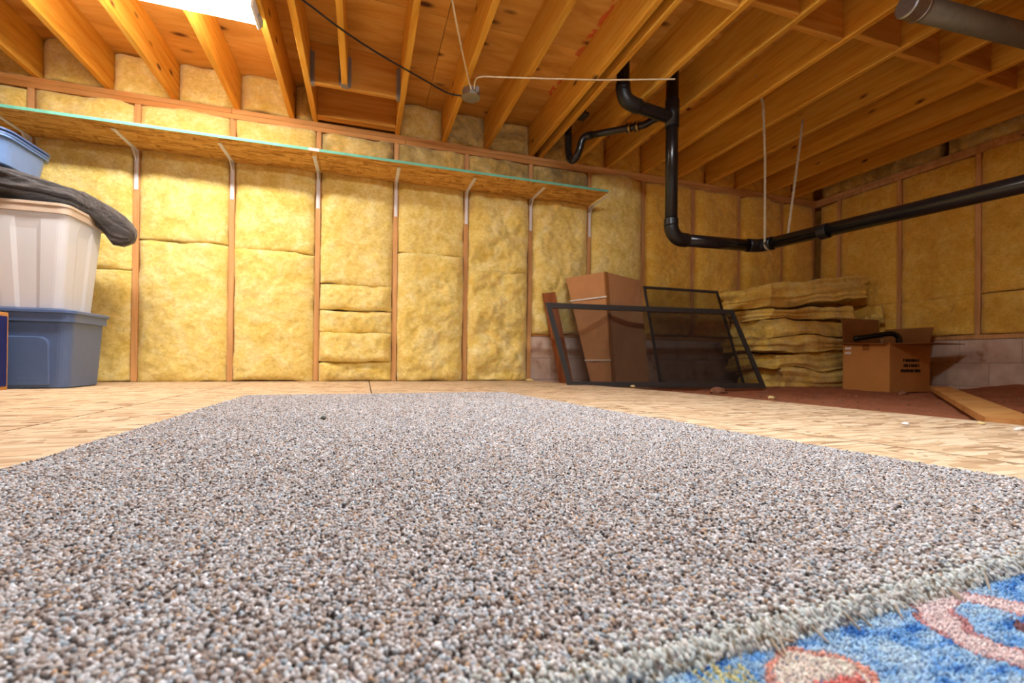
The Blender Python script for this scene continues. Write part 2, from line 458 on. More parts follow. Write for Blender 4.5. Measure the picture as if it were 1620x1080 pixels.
sheet([(seam(-1.70) + g, -1.70 + g), (3.50, -1.70 + g), (3.39, -1.18), (3.06, 0), (seam(0) + g, 0)])
sheet([(seam(-4.2) + g, -4.2 + g), (3.66, -4.2 + g), (3.61, -3.05), (3.50, -1.70 - g), (seam(-1.70) + g, -1.70 - g)])
sheet([(3.2 + g, YF), (3.7, YF), (3.66, -4.2 - g), (3.2 + g, -4.2 - g)])

# dirt ground on the right
nz = Noise2(11)
nx_, ny_ = 150, 220
gx = np.linspace(2.95, XR + .02, nx_); gy = np.linspace(YF, .12, ny_)
X, Y = np.meshgrid(gx, gy, indexing='ij')
def dirt_h(X, Y):
    h = -.045 + .014 * nz.fbm(X * 1.6, Y * 1.6, 5) + .004 * nz(X * 23, Y * 23)
    h = h + .085 * np.exp(-((X - 6.62) / .28) ** 2 - ((Y + 1.75) / .32) ** 2) + .05 * np.exp(-((X - 6.6) / .5) ** 2 - ((Y + 2.6) / .6) ** 2)
    ex = np.interp(-Y, [-e[0] for e in EDGE], [e[1] for e in EDGE])
    d = X - ex
    return np.where(d < .02, np.minimum(h, -.024), h)
Z = dirt_h(X, Y)
V = np.stack([X, Y, Z], -1).reshape(-1, 3)
Fq = [(i * ny_ + j, (i + 1) * ny_ + j, (i + 1) * ny_ + j + 1, i * ny_ + j + 1) for i in range(nx_ - 1) for j in range(ny_ - 1)]
gr = mk('floor_dirt', V, Fq, M['dirt'], smooth=True); tag(gr, kind='structure')

# ------------------------------------------------------------------ walls
wall_back = mk('wall_back', *boxVF(XL, XR + .3, .15, .19, -.2, 2.42, 0), M['ply']); tag(wall_back, kind='structure')
wall_right = mk('wall_right', *boxVF(XR + .15, XR + .19, YF, .15, -.2, 2.42, 0), M['ply']); tag(wall_right, kind='structure')
wall_left = mk('wall_left', *boxVF(XL - .04, XL, YF, .15, -.2, 2.42, 0), M['ply']); tag(wall_left, kind='structure')
wall_front = mk('wall_front', *boxVF(XL, XR + .2, YF - .04, YF, -.2, 2.42, 0), M['ply']); tag(wall_front, kind='structure')

# studs and plates of the back wall
tall = mk('stud', *boxVF(-LUM / 2, LUM / 2, 0, .14, 0, ZT, .003), M['stud'], wall_back, origin=(0, 0, 0))
for i in range(-3, 6):
    if i: inst(tall, (i * S, 0, 0), wall_back)
short = mk('stud', *boxVF(6 * S - LUM / 2, 6 * S + LUM / 2, 0, .14, ZB + .04, ZT, .003), M['stud'], wall_back, origin=(6 * S, 0, ZB + .04))
for i in range(7, 11): inst(short, (i * S, 0, ZB + .04), wall_back)
inst(short, (XR - .03, 0, ZB + .04), wall_back)
for k, (z0, z1) in enumerate(((ZT, ZT + LUM), (ZT + LUM, ZJ))):
    xs = [XL, 1.9, 5.1, XR + .14] if k == 0 else [XL, .6, 3.7, XR + .14]
    for a, b_ in zip(xs[:-1], xs[1:]): mk('top_plate', *boxVF(a + .001, b_ - .001, -.001 - .001 * k, .14, z0, z1 - .0005, .003), M['plate'], wall_back)
mk('sill_plate', *boxVF(5 * S + .03, XR + .1, .0, .14, ZB, ZB + .04, .003), M['plate'], wall_back)
for i in range(-4, 5):
    mk('sill_plate', *boxVF(i * S + .021, (i + 1) * S - .021, .05, .14, .0, .038, .003), M['plate'], wall_back) if i < 5 else None
# block foundation
def blocks(parent, ax, fixed, a0, a1, sgn):
    bw, bh = .405, .203; src = None
    zz = ZB - .003; r = 0
    while zz > -.2:
        a = a0 - (r % 2) * .2
        while a < a1:
            lo, hi = max(a, a0), min(a + bw - .005, a1)
            if hi - lo > .03:
                z0 = zz - bh + .005
                if ax == 0: mk('concrete_block', *boxVF(lo, hi, fixed, fixed + .13, z0, zz, .002), M['block'], parent)
                else: mk('concrete_block', *boxVF(fixed, fixed + .13, lo, hi, z0, zz, .002), M['block'], parent)
            a += bw
        zz -= bh; r += 1
blocks(wall_back, 0, .008, 5 * S + .02, XR, 1)
blocks(wall_right, 1, XR + .008, -4.6, .0, 1)
mk('mortar_bed', *boxVF(5 * S + .02, XR + .14, 0.0105, .145, -.2, ZB - .004, 0), M['mortar'], wall_back)
mk('mortar_bed', *boxVF(XR + .0105, XR + .145, YF, .0, -.2, ZB - .004, 0), M['mortar'], wall_right)
# right wall framing
rs = mk('stud', *boxVF(XR, XR + .14, -.267 - LUM / 2, -.267 + LUM / 2, ZB + .04, ZT, .003), M['stud'], wall_right, origin=(XR, -.267, ZB + .04))
for j in range(1, 10): inst(rs, (XR, -.267 - j * S, ZB + .04), wall_right)
for z0, z1, e in ((ZT, ZT + LUM, .001), (ZT + LUM, ZJ, .002)): mk('top_plate', *boxVF(XR - e, XR + .14, YF, -.001, z0, z1 - .0005, .003), M['stud'], wall_right)
mk('sill_plate', *boxVF(XR - .002, XR + .14, YF, -.001, ZB, ZB + .04, .003), M['stud'], wall_right)

# fibreglass batts: puffed grids tucked between the framing
def battVF(a0, a1, z0, z1, seed, bulge=.03, step=.012, lump=1.0, back=.11, waves=0.0, sag=0.0):
    """local: u along wall, d outwards (towards the room), z up"""
    nu = max(8, int((a1 - a0) / step)); nv = max(8, int((z1 - z0) / step))
    u = np.linspace(0, 1, nu + 1); v = np.linspace(0, 1, nv + 1)
    U, Vv = np.meshgrid(u, v, indexing='ij')
    A = a0 + U * (a1 - a0); Zz = z0 + Vv * (z1 - z0)
    n = Noise2(seed)
    eu = np.minimum(U, 1 - U) * (a1 - a0); ev = np.minimum(Vv, 1 - Vv) * (z1 - z0)
    pu = 1 - np.exp(-eu / .035); pv = 1 - np.exp(-ev / .018)
    ed_ = .55 + .35 * n(A * 5 + 2, np.full_like(A, seed * .7)); prof = pu * (ed_ + (1 - ed_) * pv)
    D = -.012 + (bulge + .012) * prof
    D = D + lump * prof * (.012 * n.fbm(A * 3 + seed, Zz * 3, 3) + .006 * n.fbm(A * 14, Zz * 14, 3)) + .0035 * n(A * 60, Zz * 60) * (.4 + .6 * prof)
    if waves:
        D = D + waves * prof * np.sin(Zz * 17 + 2.5 * n(A * 3, Zz * 1.5) + seed) * .5
    if sag: D = D + sag * prof * (1 - Vv) ** 2
    wob = .006 * n.fbm(A * 7 + 5, Zz * 7, 3)
    A2 = A + wob * (eu < .03); Z2 = Zz + (.010 * n.fbm(A * 6 + 9, np.full_like(A, seed * 1.7), 3)) * np.exp(-ev / .03)
    nA, nB = nu + 1, nv + 1
    P = np.stack([A2, D, Z2], -1).reshape(-1, 3)
    Fc = [(i * nB + j, (i + 1) * nB + j, (i + 1) * nB + j + 1, i * nB + j + 1) for i in range(nu) for j in range(nv)]
    # skirt to the back
    loop = [i * nB for i in range(nA)] + [nu * nB + j for j in range(1, nB)] + [i * nB + nv for i in range(nu - 1, -1, -1)] + [j for j in range(nv - 1, 0, -1)]
    base = len(P); Bk = P[loop].copy(); Bk[:, 1] = -back
    m = len(loop)
    Fc += [(loop[k], base + k, base + (k + 1) % m, loop[(k + 1) % m]) for k in range(m)]
    Fc.append(tuple(base + k for k in range(m - 1, -1, -1)))
    return np.concatenate([P, Bk]), Fc
def batt_back(x0, x1, z0, z1, seed, mat='fg', **kw):
    V, Fc = battVF(x0, x1, z0, z1, seed, **kw)
    V = np.stack([V[:, 0], -V[:, 1], V[:, 2]], -1)
    return mk('insulation_batt', V, Fc, M[mat], wall_back, smooth=True)
def batt_right(y0, y1, z0, z1, seed, mat='fg_dim', **kw):
    V, Fc = battVF(y0, y1, z0, z1, seed, **kw)
    V = np.stack([XR - V[:, 1], V[:, 0], V[:, 2]], -1)
    return mk('insulation_batt', V, [f[::-1] for f in Fc], M[mat], wall_right, smooth=True)
SH = 1.70
bays = {-4: [(0, 1.0), (1.0, SH)], -3: [(0, 1.1), (1.1, SH)], -2: [(0, 1.03), (1.03, SH)], -1: [(0, .8), (.8, 1.05), (1.05, SH)],
        0: [(0, 1.04), (1.04, SH)], 1: [(0, 1.02), (1.02, SH)], 2: [(0, .16), (.16, .40), (.40, .58), (.58, .79), (.79, SH)],
        3: [(0, 1.09), (1.09, SH)], 4: [(0, .98), (.98, SH)], 5: [(.44, SH)], 6: [(.46, 2.012)], 7: [(.46, 2.012)], 8: [(.46, 2.012)], 9: [(.46, 2.012)], 10: [(.46, 2.012)]}
sd = 20
for i, segs in bays.items():
    x0 = i * S + .021; x1 = min((i + 1) * S - .021, XR - .052)
    for k, (a, b_) in enumerate(segs):
        sd += 1
        kw = dict(bulge=.03)
        mat = 'fg' if i < 7 else 'fg_dim'
        if i == 2 and k == 1: kw = dict(bulge=.075, sag=.035, lump=1.6)
        if i == 2 and k in (0, 2, 3): kw = dict(bulge=.04, lump=2.2)
        if i == 4: kw = dict(bulge=.065, lump=2.4, waves=.05)
        if i == 3 and k == 0: kw = dict(bulge=.06, lump=1.8)
        if i == 5: kw = dict(bulge=.06, lump=1.8)
        if i >= 6: kw = dict(bulge=.062)
        batt_back(x0, x1, a + .002, b_ - .002, sd, mat, **kw)
    if i <= 5:
        sd += 1
        batt_back(x0, x1, SH + .004, 2.012, sd, 'fg_dirty' if i >= 2 else 'fg', bulge=.03, lump=1.5)
for j in range(-1, 8):
    y1 = (-.267 - j * S) - .021; y0 = y1 - S + .042
    if j == -1: y1 = -.055
    sd += 1; batt_right(y0, y1, ZB + .045, .80, sd, bulge=.035, lump=1.4)
    sd += 1; batt_right(y0, y1, .804, 2.012, sd, bulge=.02)

# ------------------------------------------------------------------ ceiling
STAMP = (3.03, -1.12)
ceiling = mk('ceiling', *boxVF(XL, XR + .19, YF - .04, .19, ZC + .022, ZC + .05, 0), M['ply']); tag(ceiling, kind='structure')
px = [XL, -.37, 2.07, 4.51, XR + .15]; py = [.14, -1.08, -2.30, -3.52, -4.74, YF]
for a, b_ in zip(px[:-1], px[1:]):
    for c, d in zip(py[:-1], py[1:]):
        o_ = ((a + b_) / 2, (c + d) / 2, ZC)
        st = a == 2.07 and c in (.14, -1.08)
        mt = M['ply']
        if st:
            sv = STAMP; STAMP = (3.03 - o_[0], -1.12 - o_[1]); mt = ply_stamped(); STAMP = sv
        mk('sheathing_panel', *boxVF(a + .002, b_ - .002, d + .002, c - .002, ZC, ZC + .019, 0), mt, ceiling, origin=o_)
JX = [-2.2, -1.82, -1.41, -1.004, -.60, -.195, .205, .615, .998, 1.172, 1.815, 2.215, 2.60, 3.03, 3.125, 3.48, 3.838, 4.248, 4.645, 5.05, 5.45, 5.86, 6.265]
j0 = mk('joist', *boxVF(0, LUM, YF, .10, ZJ, ZC - .001, .003), M['joist'], ceiling, origin=(0, 0, ZJ))
j0.location = Vector((JX[0], 0, ZJ)) - WO['ceiling']; WO[j0.name] = Vector((JX[0], 0, ZJ))
for x in JX[1:]: inst(j0, (x, 0, ZJ), ceiling)
mk('joist', *boxVF(1.417, 1.455, YF, -.565, ZJ, ZC - .001, .003), M['joist'], ceiling, origin=(1.417, 0, ZJ))
# header with metal hangers, and the blocking board behind it
hd = mk('header', *boxVF(1.172 + LUM + .001, 1.814, -.562, -.524, ZJ + .002, ZC - .001, .003), M['hdr'], ceiling)
def hanger(x0, x1, y, back):
    parts = [boxVF(x0 - .0035, x0 - .001, y - .05, y, ZJ + .0, ZC - .05, 0), boxVF(x1 + .001, x1 + .0035, y - .05, y, ZJ, ZC - .05, 0),
             boxVF(x0 - .0035, x1 + .0035, y - .05, y, ZJ - .003, ZJ - .001, 0),
             boxVF(x0 - .022, x0 - .0035, y - .003, y - .0006, ZJ + .01, ZC - .06, 0), boxVF(x1 + .0035, x1 + .022, y - .003, y - .0006, ZJ + .01, ZC - .06, 0)]
    return mk('joist_hanger', *joinVF(parts), M['steel_dark'], ceiling)
hanger(1.417, 1.455, -.562, 0)
for xa, s in ((1.172 + LUM + .001, 1), (1.814, -1)):
    a, b_ = sorted((xa, xa + s * .026)); c, d = sorted((xa, xa + s * .003))
    mk('joist_hanger', *joinVF([boxVF(a, b_, -.5655, -.563, ZJ, ZC - .07, 0), boxVF(c, d, -.61, -.5655, ZJ, ZC - .07, 0), boxVF(a, b_, -.565, -.52, ZJ - .003, ZJ - .0005, 0)]), M['steel_dark'], ceiling)
mk('blocking', *boxVF(1.172 + LUM + .001, 1.814, -.105, -.067, ZJ + .005, ZC - .001, .003), M['hdr'], ceiling)
mk('blocking', *boxVF(1.172 + LUM + .001, 1.814, -.066, -.028, ZJ + .005, ZC - .001, .003), M['hdr'], ceiling)
js = [3.163, 3.48, 3.838, 4.248, 4.645, 5.05, 5.45, 5.86, 6.265]
for k, (a, b_) in enumerate(zip(js[:-1], js[1:])):
    yb = -2.0 - (.06 if k % 2 else 0) - (.03 if k > 3 else 0)
    mk('blocking', *boxVF((a if k == 0 else a + LUM) + .001, b_ - .001, yb - LUM, yb, ZJ + .006, ZC - .001, .003), M['hdr'], ceiling)
# batts over the wall between the joists
xs = sorted(JX + [XR + .0])
for k, (a, b_) in enumerate(zip(xs[:-1], xs[1:])):
    x0 = a + LUM + .001; x1 = b_ - .001
    if x1 - x0 < .06 or (1.15 < a < 1.3): continue
    sd += 1
    dirty = 'fg_dirty' if 2.1 < a < 3.2 else ('fg' if a < 2.2 else 'fg_dim')
    V, Fc = battVF(x0, x1, ZJ + .004, ZC - .004, sd, bulge=.045, lump=2.2)
    V = np.stack([V[:, 0], -V[:, 1] + .03, V[:, 2]], -1)
    mk('insulation_batt', V, Fc, M[dirty], ceiling, smooth=True)
for k in range(5):
    sd += 1
    V, Fc = battVF(-1.2 * (k + 1), -1.2 * k - .06, ZJ + .004, ZC - .004, sd, bulge=.05, lump=2, step=.02)
    V = np.stack([XR + .02 - V[:, 1], V[:, 0], V[:, 2]], -1)
    mk('insulation_batt', V, [f[::-1] for f in Fc], M['fg_dirty'], ceiling, smooth=True)

# ------------------------------------------------------------------ strip lamps
def strip_lamp(x0, x1, yc, zbot, strength, colr, label):
    t = empty('strip_lamp', ((x0 + x1) / 2, yc, ZJ), label, 'lamp', 'ceiling strip lamps')
    mk('housing', *boxVF(x0 + .01, x1 - .01, yc - .06, yc + .06, ZJ - .03, ZJ - .001, .006), M['lamp_white'], t)
    n = 12; prof = [(yc + .085 * math.cos(math.pi * k / n), ZJ - .028 - (ZJ - .028 - zbot) * math.sin(math.pi * k / n) ** .6) for k in range(n + 1)]
    V = []; 
    for x in (x0 + .012, x1 - .012): V += [(x, y, z) for y, z in prof]
    m = n + 1
    Fc = [(k, k + 1, m + k + 1, m + k) for k in range(n)] + [tuple(range(m)), tuple(range(2 * m - 1, m - 1, -1)), (0, m, 2 * m - 1, m - 1)]
    mk('diffuser', V, Fc, emit('lamp_diffuser', colr, strength), t)
    for a, b_ in ((x0 - .004, x0 + .012), (x1 - .012, x1 + .004)):
        ec = mk('end_cap', *boxVF(a, b_, yc - .09, yc + .09, zbot - .004, ZJ - .001, .004), M['lamp_white'], t)
    mk('clip', *tubeVF([(x1 + .006, yc + .02, ZJ - .03), (x1 + .02, yc + .04, ZJ - .05), (x1 + .012, yc + .07, ZJ - .07)], .006, 8), M['galv'], t, smooth=True)
    return t
strip_lamp(-.21, 1.01, -1.215, 2.022, LAMP_MAIN, (1.0, .95, .89, 1), 'glowing white strip lamp under the joists above the plastic totes')
strip_lamp(1.75, 2.97, -3.25, 2.022, LAMP_FILL, (.86, .93, 1.0, 1), 'cool white fill lamp added out of view on the joists above the carpet')  # added lamp, out of view, fills the carpet and the right side

# ------------------------------------------------------------------ wall shelf
sh = empty('wall_shelf', (1.2, 0, SH - .02), 'long strandboard shelf with teal painted edge on white wall brackets', 'shelf')
for a, b_ in ((-1.22, 1.245), (1.249, 3.625)):
    bd = mk('shelf_board', *boxVF(a, b_, -.418, -.004, 1.681, 1.699, .001), M['osb_shelf'], sh)
    mk('painted_edge', *boxVF(a, b_, -.421, -.418, 1.6805, 1.6995, .0005), M['teal'], bd)
mk('edge_tape', *boxVF(1.19, 1.26, -.4235, -.4212, 1.679, 1.70, 0), M['sticker'], sh)
bw = .013
def bracketVF(x):
    parts = [boxVF(x - bw, x + bw, -.004, -.0005, 1.395, 1.677, .001), boxVF(x - bw, x + bw, -.335, -.0005, 1.6765, 1.6802, .001)]
    # stamped rib and gusset at the bend
    parts.append(boxVF(x - .004, x + .004, -.009, -.004, 1.42, 1.65, .001)); parts.append(boxVF(x - .004, x + .004, -.31, -.02, 1.6715, 1.6765, .001))
    V = np.array([(x - .004, -.006, 1.60), (x + .004, -.006, 1.60), (x + .004, -.085, 1.6765), (x - .004, -.085, 1.6765), (x - .004, -.006, 1.6765), (x + .004, -.006, 1.6765)])
    parts.append((V, [(0, 1, 2, 3), (0, 3, 4), (1, 5, 2), (0, 4, 5, 1), (3, 2, 5, 4)]))
    return joinVF(parts)
b0 = mk('shelf_bracket', *bracketVF(-S), M['bracket'], sh, origin=(-S, 0, 1.395))
for i in range(0, 7): inst(b0, (i * S, -.0, 1.395), sh)
inst(b0, (-2 * S + .05, 0, 1.395), sh)

# ------------------------------------------------------------------ black drain pipes
dp = empty('drain_pipe', (3.70, -1.19, 1.08), 'black plastic drain stack turning into a long horizontal pipe', 'pipe')
R3 = .0445
def hub(p, d, L=.05, r=R3 * 1.14, parent=None, mat='abs_fit', name='coupling'):
    p = Vector(p); d = Vector(d).normalized()
    return mk(name, *tubeVF([p - d * L / 2, p - d * (L / 2 - .004), p + d * (L / 2 - .004), p + d * L / 2], [r * .96, r, r, r * .96], 24), M[mat], parent or dp, smooth=False)
X0, Y0 = 3.70, -1.19
mk('vertical_pipe', *tubeVF([(X0, Y0, ZC), (X0, Y0, 1.18)], R3, 24), M['abs'], dp, smooth=True)
rb = .10
el = arc((X0 + rb, Y0, 1.085 + rb), (-1, 0, 0), (0, 0, -1), rb, 0, 90, 10)
mk('elbow', *tubeVF(el, R3 * 1.13, 24), M['abs_fit'], dp, smooth=True)
hub((X0, Y0, 1.205), (0, 0, 1), .05)
hub((X0 + rb + .015, Y0, 1.086), (1, 0, .02), .05)
mk('branch_pipe', *tubeVF([(X0 + rb - .01, Y0, 1.085), (4.46, Y0, 1.10)], R3, 24), M['abs'], dp, smooth=True)
el2 = [(4.40, Y0, 1.10), (4.46, Y0, 1.102), (4.505, Y0 - .015, 1.103), (4.525, Y0 - .06, 1.102), (4.525, Y0 - .12, 1.10)]
mk('elbow', *tubeVF(el2, R3 * 1.13, 24, sub=3), M['abs_fit'], dp, smooth=True)
mk('long_pipe', *tubeVF([(4.525, Y0 - .08, 1.102), (4.525, -2.69, 1.045), (4.525, YF + .02, .93)], R3, 24), M['abs'], dp, smooth=True)
hub((4.525, -1.72, 1.08), (0, 1, -.03), .06)
# upper closet bend and the sanitary tee
mk('tee', *tubeVF([(X0, Y0, 2.09), (X0, Y0, 1.90)], R3 * 1.14, 24), M['abs_fit'], dp, smooth=True)
ub = [(3.29, Y0, ZC), (3.29, Y0, 2.16), (3.292, Y0, 2.09), (3.315, Y0, 2.03), (3.37, Y0, 2.005), (3.50, Y0, 1.985), (3.69, Y0, 1.965)]
mk('closet_bend', *tubeVF(ub, R3, 24, sub=5), M['abs'], dp, smooth=True)
mk('elbow', *tubeVF([(3.29, Y0, 2.13), (3.292, Y0, 2.09), (3.315, Y0, 2.03), (3.37, Y0, 2.005), (3.42, Y0, 1.997)], R3 * 1.15, 24, sub=4), M['abs_fit'], dp, smooth=True)
R2 = .026
tr = [(3.21, -.46, ZC), (3.21, -.46, 2.10), (3.21, -.463, 1.98), (3.215, -.48, 1.90), (3.225, -.515, 1.865), (3.24, -.555, 1.875), (3.255, -.585, 1.93), (3.265, -.60, 1.99), (3.29, -.625, 2.025), (3.33, -.67, 2.025)]
mk('trap', *tubeVF(tr, R2 * 1.15, 18, sub=4), M['abs'], dp, smooth=True)
mk('trap_arm', *tubeVF([(3.31, -.65, 2.026), (3.53, -.98, 1.975), (3.57, -1.04, 1.968), (3.61, -1.10, 1.985), (3.69, -1.19, 1.99)], R2, 18, sub=3), M['abs'], dp, smooth=True)
dd = Vector((.22, -.33, -.051))
for t in (.86, 1.02):
    p = Vector((3.31, -.65, 2.026)) + dd * t
    hub(p, dd, .022, R2 * 1.45, mat='abs_fit', name='slip_nut')
    hub(p + dd.normalized() * .015, dd, .011, R2 * 1.6, mat='brass', name='nut_ring')

# hanger straps of the long pipe
def strapVF(pts, wd=.02, th=.0015):
    P = [Vector(p) for p in pts]; V = []; Fc = []
    for i, p in enumerate(P):
        t = (P[min(i + 1, len(P) - 1)] - P[max(i - 1, 0)]).normalized()
        side = Vector((0, 1, 0)); side = (side - t * side.dot(t)).normalized(); nrm = t.cross(side)
        for s, q in ((-1, -1), (1, -1), (1, 1), (-1, 1)): V.append((p + side * (s * wd / 2) + nrm * (q * th / 2))[:])
    for i in range(len(P) - 1):
        for k in range(4): Fc.append((i * 4 + k, i * 4 + (k + 1) % 4, i * 4 + 4 + (k + 1) % 4, i * 4 + 4 + k))
    Fc += [(3, 2, 1, 0), tuple(len(P) * 4 - 4 + k for k in range(4))]
    return np.array(V), Fc
yS = -1.28
lp = [(4.252, yS - .13, 2.25), (4.30, yS - .10, 2.19), (4.42, yS - .03, 2.13), (4.474, yS, 1.75), (4.478, yS, 1.16)]
lp += [(4.525 - .048 * math.cos(a), yS, 1.099 - .048 * math.sin(a)) for a in np.linspace(0.1, math.pi / 2, 6)]
hs = empty('hanger_strap', (4.48, yS, 1.05), 'grey perforated steel strap holding the elbow of the black pipe', 'strap', 'pipe hanger straps')
mk('strap_band', *strapVF(lp), M['strap'], hs)
mk('strap_nail', *tubeVF([(4.245, yS - .13, 2.25), (4.262, yS - .13, 2.25)], .006, 8), M['steel_dark'], hs)
hs = empty('hanger_strap', (4.6, -1.40, 1.05), 'thin slanting strap to the right of the perforated pipe strap', 'strap', 'pipe hanger straps')
mk('strap_band', *strapVF([(4.9, -1.24, 2.14), (4.80, -1.30, 1.9), (4.60, -1.38, 1.2), (4.573, -1.39, 1.11), (4.55, -1.39, 1.062), (4.525, -1.39, 1.05)]), M['strap'], hs)

# round duct top right
du = empty('round_duct', (4.3, -2.4, 2.0), 'dull grey round metal duct hung below the joists', 'duct')
da, db = Vector((4.20, -2.395, 2.028)), Vector((XR - .06, -2.56, 2.028)); dv = (db - da).normalized()
mk('duct_tube', *tubeVF([da + dv * .06, db], .056, 28), M['duct'], du, smooth=True)
mk('duct_collar', *tubeVF([da, da + dv * .004, da + dv * .10, da + dv * .104], [.052, .060, .060, .057], 28), M['galv'], du)
mk('collar_bead', *tubeVF([da + dv * .08, da + dv * .084, da + dv * .092, da + dv * .096], [.060, .0635, .0635, .060], 28), M['galv'], du)

# junction box and cables
jb = empty('junction_box', (2.285, -.83, 2.0), 'round silver junction box screwed to a joist', 'electrical box')
oc = [(2.285 + .064 * math.cos(math.pi / 8 + k * math.pi / 4), -.83 + .064 * math.sin(math.pi / 8 + k * math.pi / 4)) for k in range(8)]
mk('box_body', *prismVF(oc, 2.045, ZJ - .001), M['galv'], jb)
oc2 = [(2.285 + .068 * math.cos(math.pi / 8 + k * math.pi / 4), -.83 + .068 * math.sin(math.pi / 8 + k * math.pi / 4)) for k in range(8)]
mk('cover_plate', *prismVF(oc2, 2.040, 2.0448), M['galv'], jb)
mk('cable_clamp', *boxVF(2.30, 2.325, -.912, -.891, 2.05, 2.085, .003), M['steel_dark'], jb)
o = mk('power_cable', *tubeVF([(1.05, -1.50, 2.085), (1.253, -1.354, 2.082), (1.45, -1.20, 2.07), (1.654, -1.056, 2.07), (1.95, -.89, 2.066), (2.12, -.80, 2.062), (2.222, -.80, 2.06)], .0055, 8, sub=4), M['cable_k'], smooth=True)
tag(o, 'black cable sagging under the joists from the lamp to the junction box', 'cable')
o = mk('power_cable', *tubeVF([(1.93, -1.85, 2.086), (2.004, -1.61, 2.084), (2.13, -1.25, 2.083), (2.235, -.965, 2.085), (2.262, -.915, 2.068), (2.27, -.899, 2.06)], .005, 8, sub=4), M['cable_w'], smooth=True)
tag(o, 'cream cable running from the top edge of the photo down to the junction box', 'cable')
o = mk('power_cable', *tubeVF([(2.293, -.899, 2.065), (2.285, -.94, 2.08), (2.30, -1.015, 2.084), (2.45, -1.06, 2.086), (2.67, -1.133, 2.080), (2.88, -1.20, 2.078), (3.079, -1.252, 2.082), (3.30, -1.34, 2.078), (3.50, -1.40, 2.086), (3.55, -1.415, 2.088)], .005, 8, sub=4), M['cable_w'], smooth=True)
tag(o, 'cream cable strung across the joists from the junction box to the drain stack', 'cable')
o = mk('metal_clip', *joinVF([boxVF(3.175, 3.235, -.80, -.70, 2.10, 2.125, .004), boxVF(3.185, 3.215, -.78, -.72, 2.125, 2.16, .004)]), M['soot'])
tag(o, 'small dark metal clip beside the doubled joist above the trap', 'clip')

# ------------------------------------------------------------------ totes on the left
def loft_tote(name, label, cx, cy, hx0, hy0, hx1, hy1, z0, z1, r, body, lid, flute=.0, rim=.012, rimh=.05, rim_mat=None):
    t = empty(name, (cx, cy, z0), label, 'tote')
    rings = []
    for k in range(9):
        q = k / 8; rings.append(rrect(cx, cy, hx0 + (hx1 - hx0) * q, hy0 + (hy1 - hy0) * q, r, z0 + .006 + (z1 - z0 - .006) * q, flute=flute * (1 if .0 <= q < .8 else 0)))
    rings.insert(0, rrect(cx, cy, hx0 - .012, hy0 - .012, r * .8, z0, flute=flute))
    mk('body', *ringVF(rings, True, True), M[body], t, smooth=False)
    rr_ = [rrect(cx, cy, hx1 + e, hy1 + e, r, z) for e, z in ((.0, z1 - rimh - .002), (rim, z1 - rimh), (rim, z1 - .002), (0, z1 - .001))]
    mk('rim', *ringVF(rr_, False, False), M[rim_mat or body], t)
    return t
# lower blue tote
t = loft_tote('storage_tote', 'large slate blue plastic tote at the bottom of the stack', -.32, -.595, .315, .175, .335, .195, 0.001, .425, .05, 'tote', 'tote_lid')
lr = [rrect(-.32, -.595, .335 + e, .195 + e, .055, z) for e, z in ((.018, .421), (.022, .424), (.022, .437), (.018, .441), (-.01, .443), (-.02, .438))]
mk('lid', *ringVF(lr, True, True), M['tote_lid'], t)
# stepped panel on the near long side
def side_panel(parent, x0, x1, yb, yt, z0, z1, d, r, mat):
    pts = []
    for (sx, sz, a0) in ((1, 1, 0), (-1, 1, 90), (-1, -1, 180), (1, -1, 270)):
        rr2 = r if sz > 0 else .01
        for k in range(6):
            a = math.radians(a0 + 90 * k / 5)
            pts.append(((x1 if sx > 0 else x0) - sx * rr2 + rr2 * math.cos(a), (z1 if sz > 0 else z0) - sz * rr2 + rr2 * math.sin(a)))
    yy = lambda z: yb + (yt - yb) * (z - z0) / (z1 - z0)
    f0 = [(x, yy(z) + .01, z) for x, z in pts]; f1 = [(x, yy(z) - d, z) for x, z in pts]; f2 = [(x + (.006 if x < (x0 + x1) / 2 else -.006), yy(z) - d - .003, z - .004 if z > (z0 + z1) / 2 else z + .003) for x, z in pts]
    return mk('side_panel', *ringVF([f0, f1, f2], False, True), M[mat], parent)
side_panel(t, -.62, -.075, -.7735, -.785, .02, .29, .005, .045, 'tote')
# embossed mark, illegible in the photo
mk('embossed_mark', *joinVF([boxVF(-.215 + k * .0125, -.215 + k * .0125 + .009, -.7835, -.781, .052, .066 - .003 * (k % 2), .001) for k in range(8)]), M['tote'], t)
# clear tote
t = loft_tote('storage_tote', 'tall frosted white plastic tote between the two blue totes', -.185, -.60, .145, .165, .183, .20, .4445, 1.03, .04, 'clear', 'clear', flute=.007, rim=.008, rimh=.055, rim_mat='clear_tan')
mk('handle_lip', *ringVF([[(x, y, z) for x, y, z in rrect(-.185, -.60, .19 + e, .208 + e, .045, zz)] for e, zz in ((0, 1.012), (.006, 1.014), (.006, 1.028), (0, 1.0305))], False, False), M['clear_tan'], t)
